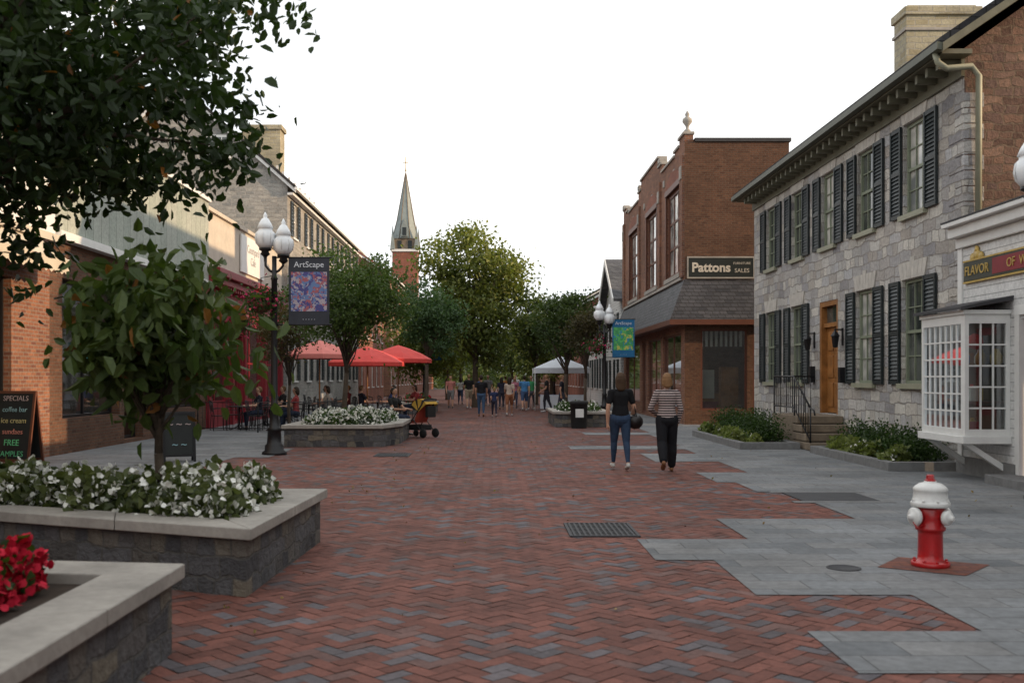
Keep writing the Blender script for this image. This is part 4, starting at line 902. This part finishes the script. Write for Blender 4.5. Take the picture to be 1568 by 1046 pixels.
for i in range(60):
    a=i*3; f+=[(a,a+3,a+4,a+1),(a+1,a+4,a+5,a+2)]
me=bpy.data.meshes.new('hill'); me.from_pydata(v,[],f); me.materials.append(HILL); COL.objects.link(bpy.data.objects.new('hill',me))

# ---------------------------------------------------------------- people
def ecap_mesh(p0,p1,r0,r1,seg=14,rings=5):
    p0=np.array(p0,float);p1=np.array(p1,float); z=p1-p0; L=np.linalg.norm(z); z=z/L if L>1e-6 else np.array([0,0,1.])
    x=np.array([1.,0,0]) if abs(z[0])<.9 else np.array([0,1.,0]); x=x-z*(x@z); x/=np.linalg.norm(x); y=np.cross(z,x)
    V=[p0-z*min(r0)]
    for part,(p,r) in enumerate(((p0,r0),(p1,r1))):
        for k in range(rings):
            th=(-90+90*(k+1)/rings) if part==0 else 90*k/rings
            th=rad(th); m=min(r)
            for s in range(seg):
                a=2*math.pi*s/seg; V.append(p+(x*r[0]*math.cos(a)+y*r[1]*math.sin(a))*math.cos(th)+z*m*math.sin(th))
    V.append(p1+z*min(r1)); F=[]; R=2*rings
    for s in range(seg):
        s2=(s+1)%seg; F.append((0,1+s2,1+s))
        for k in range(R-1): F.append((1+k*seg+s,1+k*seg+s2,1+(k+1)*seg+s2,1+(k+1)*seg+s))
        F.append((1+(R-1)*seg+s,1+(R-1)*seg+s2,1+R*seg))
    return V,F,(p0,p1,np.array(r0,float),np.array(r1,float),x,y,z,L)
def person(name,loc,heading,H=1.7,legs=((12,8),(-14,12)),arms=((-10,6,15,0),(12,6,18,0)),top=(.02,.02,.02),bot=(.04,.07,.14),shoe=(.5,.5,.5),hair=(.08,.04,.02),hairlen=0,skin=SKIN,voxel=.013,female=True,short=False,sleeve=.5,wide=0,topmat=None,sit=False,build=1.0,pony=False):
    prims=[]
    def A(p0,p1,r0,r1,lab):
        if not hasattr(r0,'__len__'): r0=(r0,r0)
        if not hasattr(r1,'__len__'): r1=(r1,r1)
        prims.append([np.array(p0,float),np.array(p1,float),r0,r1,lab])
    sw=.092 if female else .108; hw_=.05; b_=build
    lz=.53
    A((0,0,.5),(0,0,.555),(.092*b_,.066*b_),(.082*b_,.06*b_),'bot'); A((-.03,-.014,.51),(.03,-.014,.51),.058*b_,.058*b_,'bot')
    wr=.072 if female else .082
    A((0,0,.56),(0,.0,.65),(.087*b_,.063*b_),(wr*b_,.052*b_),'top'); A((0,0,.65),(0,0,.755),(wr*b_,.052*b_),(.088*b_,.058*b_),'top')
    A((-sw*.85,-.004,.79),(sw*.85,-.004,.79),.032,.032,'top'); A((0,-.006,.77),(0,-.004,.815),(.07,.04),(.035,.03),'top')
    if female: A((-.035,.045,.735),(.035,.045,.735),.03,.03,'top')
    A((0,-.008,.81),(0,.004,.87),.028,.026,'skin')
    A((0,.006,.925),(0,.006,.94),(.042,.052),(.043,.054),'skin'); A((0,.022,.893),(0,.012,.92),(.028,.03),(.038,.042),'skin')
    A((0,.058,.918),(0,.055,.93),.0075,.005,'skin')
    for s in (-1,1): A((s*.044,.0,.918),(s*.045,-.002,.932),.006,.008,'skin')
    A((0,-.006,.945),(0,-.004,.952),(.047,.053),(.044,.05),'hair'); A((0,-.022,.92),(0,-.02,.94),(.044,.04),(.046,.042),'hair')
    if hairlen>0:
        A((0,-.035,.92),(0,-.045,.92-hairlen),(.046,.03),(.04,.02),'hair')
        for s in (-1,1): A((s*.036,-.01,.92),(s*.04,-.028,.93-hairlen*.9),.018,.016,'hair')
    if pony: A((0,-.06,.95),(0,-.075,.94),.022,.02,'hair'); A((0,-.075,.945),(0,-.075,.87),.016,.009,'hair')
    feet=[]
    for s,(a,k) in zip((-1,1),legs):
        a=rad(a);k=rad(k); hip=np.array((s*hw_,0,lz-.01)); kn=hip+.24*np.array((s*.02,math.sin(a),-math.cos(a)))
        an=kn+.245*np.array((0,math.sin(a-k),-math.cos(a-k)))
        tr=.057*b_
        A(hip,kn,(tr,tr*1.02),(.038+wide*.6,.04+wide*.6),'bot')
        cm=kn*.65+an*.35+np.array((0,-.006,0))
        clab='skin' if short else 'bot'
        A(kn,cm,(.036+wide*.7,.037+wide*.7),(.033+wide*.9,.036+wide*.9),clab); A(cm,kn*.12+an*.88,(.033+wide*.9,.036+wide*.9),(.021+wide,.022+wide),clab)
        A(kn*.15+an*.85,an,.018,.019,'skin')
        if short: A(hip,hip*.25+kn*.75,(tr*1.06,tr*1.08),(.05,.052),'bot')
        pit=(a-k)*.75 if (a-k)<0 else (a-k)*.6
        if sit: pit=0
        R=lambda y,z:np.array((0,y*math.cos(pit)-z*math.sin(pit),y*math.sin(pit)+z*math.cos(pit)))
        heel=an+R(-.018,-.022); toe=an+R(.098,-.026); ball=an+R(.06,-.022)
        A(heel,ball,(.02,.02),(.027,.018),'shoe'); A(ball,toe,(.027,.018),(.02,.013),'shoe'); A(an,heel,.02,.019,'shoe')
        feet+= [heel[2]-.02,toe[2]-.014]
    for s,(a,ab,fl,inw) in zip((-1,1),arms):
        a=rad(a);ab=rad(ab);fl=rad(fl);inw=rad(inw); sh=np.array((s*sw*1.05,-.004,.787))
        d=np.array((s*math.sin(ab),math.sin(a)*math.cos(ab),-math.cos(a)*math.cos(ab))); el=sh+.17*d
        a2=a+fl; d2=np.array((-s*math.sin(inw),math.sin(a2)*math.cos(inw),-math.cos(a2)*math.cos(inw))); wrp=el+.145*d2
        A(sh,el,.028*b_,.023,'skin'); A(el,el*.6+wrp*.4,.0225,.0225,'skin'); A(el*.6+wrp*.4,wrp,.0225,.0145,'skin')
        if sleeve>0: A(sh,sh*(1-min(sleeve,1))+el*min(sleeve,1),.033*b_,.031 if sleeve<1 else .028,'top')
        if sleeve>1: A(el,el*.1+wrp*.9,.028,.021,'top')
        pe=wrp+.05*d2; A(wrp,pe,(.014,.014),(.0125,.021),'skin')
        side=np.cross(d2,np.array((1.,0,0))); side/=np.linalg.norm(side)+1e-9
        cu=np.array((-s*1.,0,0)); cu=cu-d2*(cu@d2); cu/=np.linalg.norm(cu)+1e-9
        for q,(of,ln) in enumerate(((-.0165,.034),(-.0055,.043),(.0055,.046),(.0165,.041))):
            f0=pe-d2*.008+side*of*(1); f1=f0+d2*ln*.55+cu*.006; f2=f1+(d2*.8+cu*.6)*ln*.5
            A(f0,f1,.0052,.005,'skin'); A(f1,f2,.005,.0042,'skin')
        t0=wrp+d2*.015+side*.012; t1=t0+d2*.02+side*.016+cu*.008; t2=t1+d2*.02+side*.004+cu*.008
        A(t0,t1,.0068,.006,'skin'); A(t1,t2,.006,.005,'skin')
    dz=min(feet)
    mats=[skin,topmat or colmat(top),colmat(bot),colmat(shoe,.5),colmat(hair,.6)]; labs=['skin','top','bot','shoe','hair']
    V=[];F=[];S=[]
    for p0,p1,r0,r1,lab in prims:
        p0=(p0-np.array((0,0,dz)))*H; p1=(p1-np.array((0,0,dz)))*H
        v,f,s=ecap_mesh(p0,p1,[q*H for q in r0],[q*H for q in r1]); n=len(V); V+=[tuple(x) for x in v]; F+=[tuple(i+n for i in q) for q in f]; S.append((s,labs.index(lab)))
    me=bpy.data.meshes.new('tmp'); me.from_pydata(V,[],F); ob=bpy.data.objects.new('tmp',me); COL.objects.link(ob)
    m=ob.modifiers.new('r','REMESH'); m.mode='VOXEL'; m.voxel_size=voxel; m.use_smooth_shade=True
    m=ob.modifiers.new('s','SMOOTH'); m.iterations=2; m.factor=.5
    dg=bpy.context.evaluated_depsgraph_get(); ev=ob.evaluated_get(dg); body=bpy.data.meshes.new_from_object(ev); body.name='body'
    bpy.data.objects.remove(ob)
    n=len(body.polygons); Cn=np.zeros(n*3); body.polygons.foreach_get('center',Cn); Cn=Cn.reshape(-1,3)
    best=np.full(n,1e9); bi=np.zeros(n,int)
    for (p0,p1,r0,r1,x,y,z,L),lab in S:
        q=Cn-p0; t=np.clip((q@z)/max(L,1e-6),0,1); q=q-z[None]*(t*L)[:,None]; ra=r0[None]*(1-t)[:,None]+r1[None]*t[:,None]; mn=ra.min(1)
        d=(np.sqrt((q@x/ra[:,0])**2+(q@y/ra[:,1])**2+(q@z/mn)**2)-1)*mn
        if lab in (1,2,4): d=d-.003
        k=d<best; best[k]=d[k]; bi[k]=lab
    body.materials.clear()
    for mm in mats: body.materials.append(mm)
    body.polygons.foreach_set('material_index',bi.astype(np.int32)); body.polygons.foreach_set('use_smooth',[True]*n)
    o=Obj(name,loc,rad(heading)); bo=bpy.data.objects.new('body',body); COL.objects.link(bo); bo.parent=o.e
    EY=simple('eye',(.03,.02,.02),.3); LIP=simple('lips',(.35,.1,.09),.5)
    for s in (-1,1): o.lathe('eyes',EY,[(.001,-.005),(.006,0),(.001,.005)],(s*.0165*H,.053*H,(.932-dz)*H),8,axis=(0,1,0)); o.path('brows',mats[4],[(s*.009*H,.056*H,(.943-dz)*H),(s*.026*H,.052*H,(.944-dz)*H)],.003,4)
    o.path('mouth',LIP,[(-.013*H,.05*H,(.9-dz)*H),(0,.053*H,(.899-dz)*H),(.013*H,.05*H,(.9-dz)*H)],.0035,5)
    return o,dz
STR,nt,b=nm('striped_knit'); g=N(nt,'ShaderNodeNewGeometry'); s=N(nt,'ShaderNodeSeparateXYZ'); nt.links.new(g.outputs['Position'],s.inputs[0])
mm=N(nt,'ShaderNodeMath',operation='MULTIPLY'); mm.inputs[1].default_value=24; nt.links.new(s.outputs[2],mm.inputs[0]); fr=N(nt,'ShaderNodeMath',operation='FRACT'); nt.links.new(mm.outputs[0],fr.inputs[0])
r=ramp(nt,fr.outputs[0],[(0,(.02,.015,.015)),(.55,(.5,.4,.38))]); r.node.color_ramp.interpolation='CONSTANT'; nt.links.new(r,b.inputs['Base Color']); setin(b,Roughness=.85)
o,dz=person('woman_in_black_shirt',(2.2,17.2,.02),3,1.68,((16,6),(-8,16)),((-6,12,14,0),(2,16,35,5)),(.012,.012,.014),(.035,.06,.11),(.5,.48,.45),(.07,.04,.022),.1,SKIN,.007,sleeve=.6,build=1.08)
BAGM=simple('bag_leather',(.015,.012,.012),.4)
o.lathe('handbag',BAGM,[(.02,-.12),(.1,-.11),(.13,-.03),(.12,.06),(.07,.11),(.02,.12)],(.27,.02,.83),12,axis=(1,.1,0)); o.path('bag_strap',BAGM,[(.27,-.06,.92),(.24,-.03,1.1),(.26,.06,1.05),(.27,.1,.92)],.01,5)
o.finish()
o,dz=person('woman_in_striped_top',(2.95,16.9,.02),-4,1.68,((-14,30),(10,4)),((0,24,60,30),(-4,14,25,10)),(.1,.1,.1),(.012,.012,.015),(.25,.12,.06),(.24,.13,.06),.06,SKIN,.007,sleeve=1.4,topmat=STR,wide=.02,build=1.14); o.finish()
crowd=[('man_in_salmon_shirt',-2.26,53,180,1.75,(.5,.2,.17),(.2,.2,.2),0,True,False),('man_in_black_shirt',-1.26,51.9,0,1.8,(.015,.015,.015),(.3,.25,.18),0,True,False),
('man_in_jeans',-.49,41.3,0,1.72,(.015,.015,.018),(.05,.09,.16),0,False,False),('child',.05,41.3,10,1.25,(.03,.04,.1),(.03,.03,.05),.05,False,True),
('woman_in_light_top',.69,42,0,1.66,(.5,.4,.33),(.25,.1,.05),.1,True,True),('man_in_blue_shirt',1.54,48.8,0,1.75,(.08,.25,.5),(.06,.1,.2),0,True,False),
('man_in_green_shirt',1.95,50.8,170,1.75,(.06,.3,.12),(.1,.1,.12),0,False,False),('woman_in_dark_dress',.43,50.8,0,1.65,(.03,.03,.05),(.04,.04,.06),.1,False,True),
('man_in_dark_shirt',2.5,46.5,90,1.78,(.02,.02,.02),(.03,.03,.04),0,False,False),('woman_in_pink_top',1.15,53,180,1.65,(.4,.15,.2),(.1,.12,.2),.1,False,True),
('man_in_grey_shirt',-.3,58,180,1.78,(.25,.25,.27),(.1,.1,.15),0,False,False),('woman_in_white_top',-2.0,61,0,1.65,(.6,.6,.58),(.05,.07,.13),.08,False,True),
('man_in_orange_shirt',.75,60,0,1.75,(.5,.2,.06),(.1,.1,.1),0,True,False),('man_in_white_shirt',1.5,66,180,1.8,(.6,.6,.6),(.15,.13,.1),0,False,False),('woman_in_blue_dress',-.9,66,180,1.65,(.05,.15,.4),(.05,.15,.4),.1,True,True),('man_in_black_shirt',3.0,43.5,-80,1.75,(.02,.02,.03),(.06,.06,.08),0,False,False)]
rp=random.Random(9)
for nme,x,y,hd,H,tp,bt,hl,sh,fem in crowd:
    k=rp.choice([-1,1]); a=rp.uniform(8,20)
    arms_=((-k*a,8,rp.uniform(10,60),5),(k*a,8,rp.uniform(10,30),5))
    o,dz=person(nme,(x,y,.012),hd+rp.uniform(-12,12),H,((k*a,8),(-k*a,14)),arms_,tp,bt,rp.choice([(.5,.5,.5),(.05,.05,.05),(.2,.1,.05)]),rp.choice([(.03,.02,.012),(.12,.07,.03),(.25,.16,.07)]),hl,rp.choice([SKIN,SKIN,SKIN2]),.016,female=fem,short=sh,build=1.0 if fem else 1.08); o.finish()
tops=[(.02,.02,.03),(.3,.05,.05),(.02,.02,.02),(.35,.3,.25),(.15,.03,.03),(.5,.5,.48),(.03,.04,.05),(.06,.1,.25)]
for i,k in enumerate([0,3,5,8,10,12,14,15,16,20,len(seats)-1]):
    if k>=len(seats): continue
    x,y,hd=seats[k]
    o,dz=person('seated_diner',(x,y,.016),hd,1.7,((86,84),(84,86)),((35,8,50,10),(30,8,60,15)),tops[i%8],(.03,.04,.07),(.05,.05,.05),rp.choice([(.03,.02,.012),(.15,.09,.04)]),.06 if i%2 else 0,SKIN,.018,female=bool(i%2),sit=True); o.finish()

# ---------------------------------------------------------------- light and camera
w_=bpy.data.worlds.new('World'); scene.world=w_; w_.use_nodes=True; nt=w_.node_tree; bg=nt.nodes['Background']
SE=13; to_sun=Vector((.97,-.24,0)).normalized(); azi=math.atan2(to_sun.x,to_sun.y)
sky=N(nt,'ShaderNodeTexSky',sky_type='NISHITA'); sky.sun_disc=False; sky.sun_elevation=rad(SE); sky.sun_rotation=azi; sky.air_density=1.0; sky.dust_density=2.5
tc=N(nt,'ShaderNodeTexCoord'); mp=N(nt,'ShaderNodeMapping'); mp.inputs['Scale'].default_value=(1,1,3.5); nt.links.new(tc.outputs['Generated'],mp.inputs[0])
n1=noise(nt,mp.outputs[0],1.8,6,.55); fac=ramp(nt,n1.outputs[0],[(.32,.7),(.6,.97)])
n2=noise(nt,mp.outputs[0],2.2,5)
mx=N(nt,'ShaderNodeMix',data_type='RGBA'); nt.links.new(fac,mx.inputs[0]); nt.links.new(sky.outputs[0],mx.inputs[6])
r2=ramp(nt,n2.outputs[0],[(.36,(.62,.66,.7)),(.62,(1,.985,.955))]); vs=N(nt,'ShaderNodeVectorMath',operation='SCALE'); vs.inputs['Scale'].default_value=10.8; nt.links.new(r2,vs.inputs[0]); nt.links.new(vs.outputs[0],mx.inputs[7])
nt.links.new(mx.outputs[2],bg.inputs[0]); bg.inputs[1].default_value=.15
L=bpy.data.lights.new('sun','SUN'); L.energy=4.6; L.angle=rad(.5); L.color=(1,.7,.42); lo_=bpy.data.objects.new('sun',L); COL.objects.link(lo_)
ts=Vector((to_sun.x*math.cos(rad(SE)),to_sun.y*math.cos(rad(SE)),math.sin(rad(SE)))); lo_.rotation_euler=ts.to_track_quat('Z','Y').to_euler(); lo_.location=(30,-10,30)
cam=bpy.data.cameras.new('camera'); co=bpy.data.objects.new('camera',cam); COL.objects.link(co); scene.camera=co
co.location=(0,0,1.6); co.rotation_euler=(rad(90),0,0); cam.lens=35; cam.sensor_width=36; cam.shift_x=.0185; cam.shift_y=.036; cam.clip_end=4000; cam.clip_start=.1
cam.dof.use_dof=True; cam.dof.focus_distance=26; cam.dof.aperture_fstop=2.6
scene.view_settings.view_transform='Standard'; scene.view_settings.look='None'; scene.view_settings.exposure=0
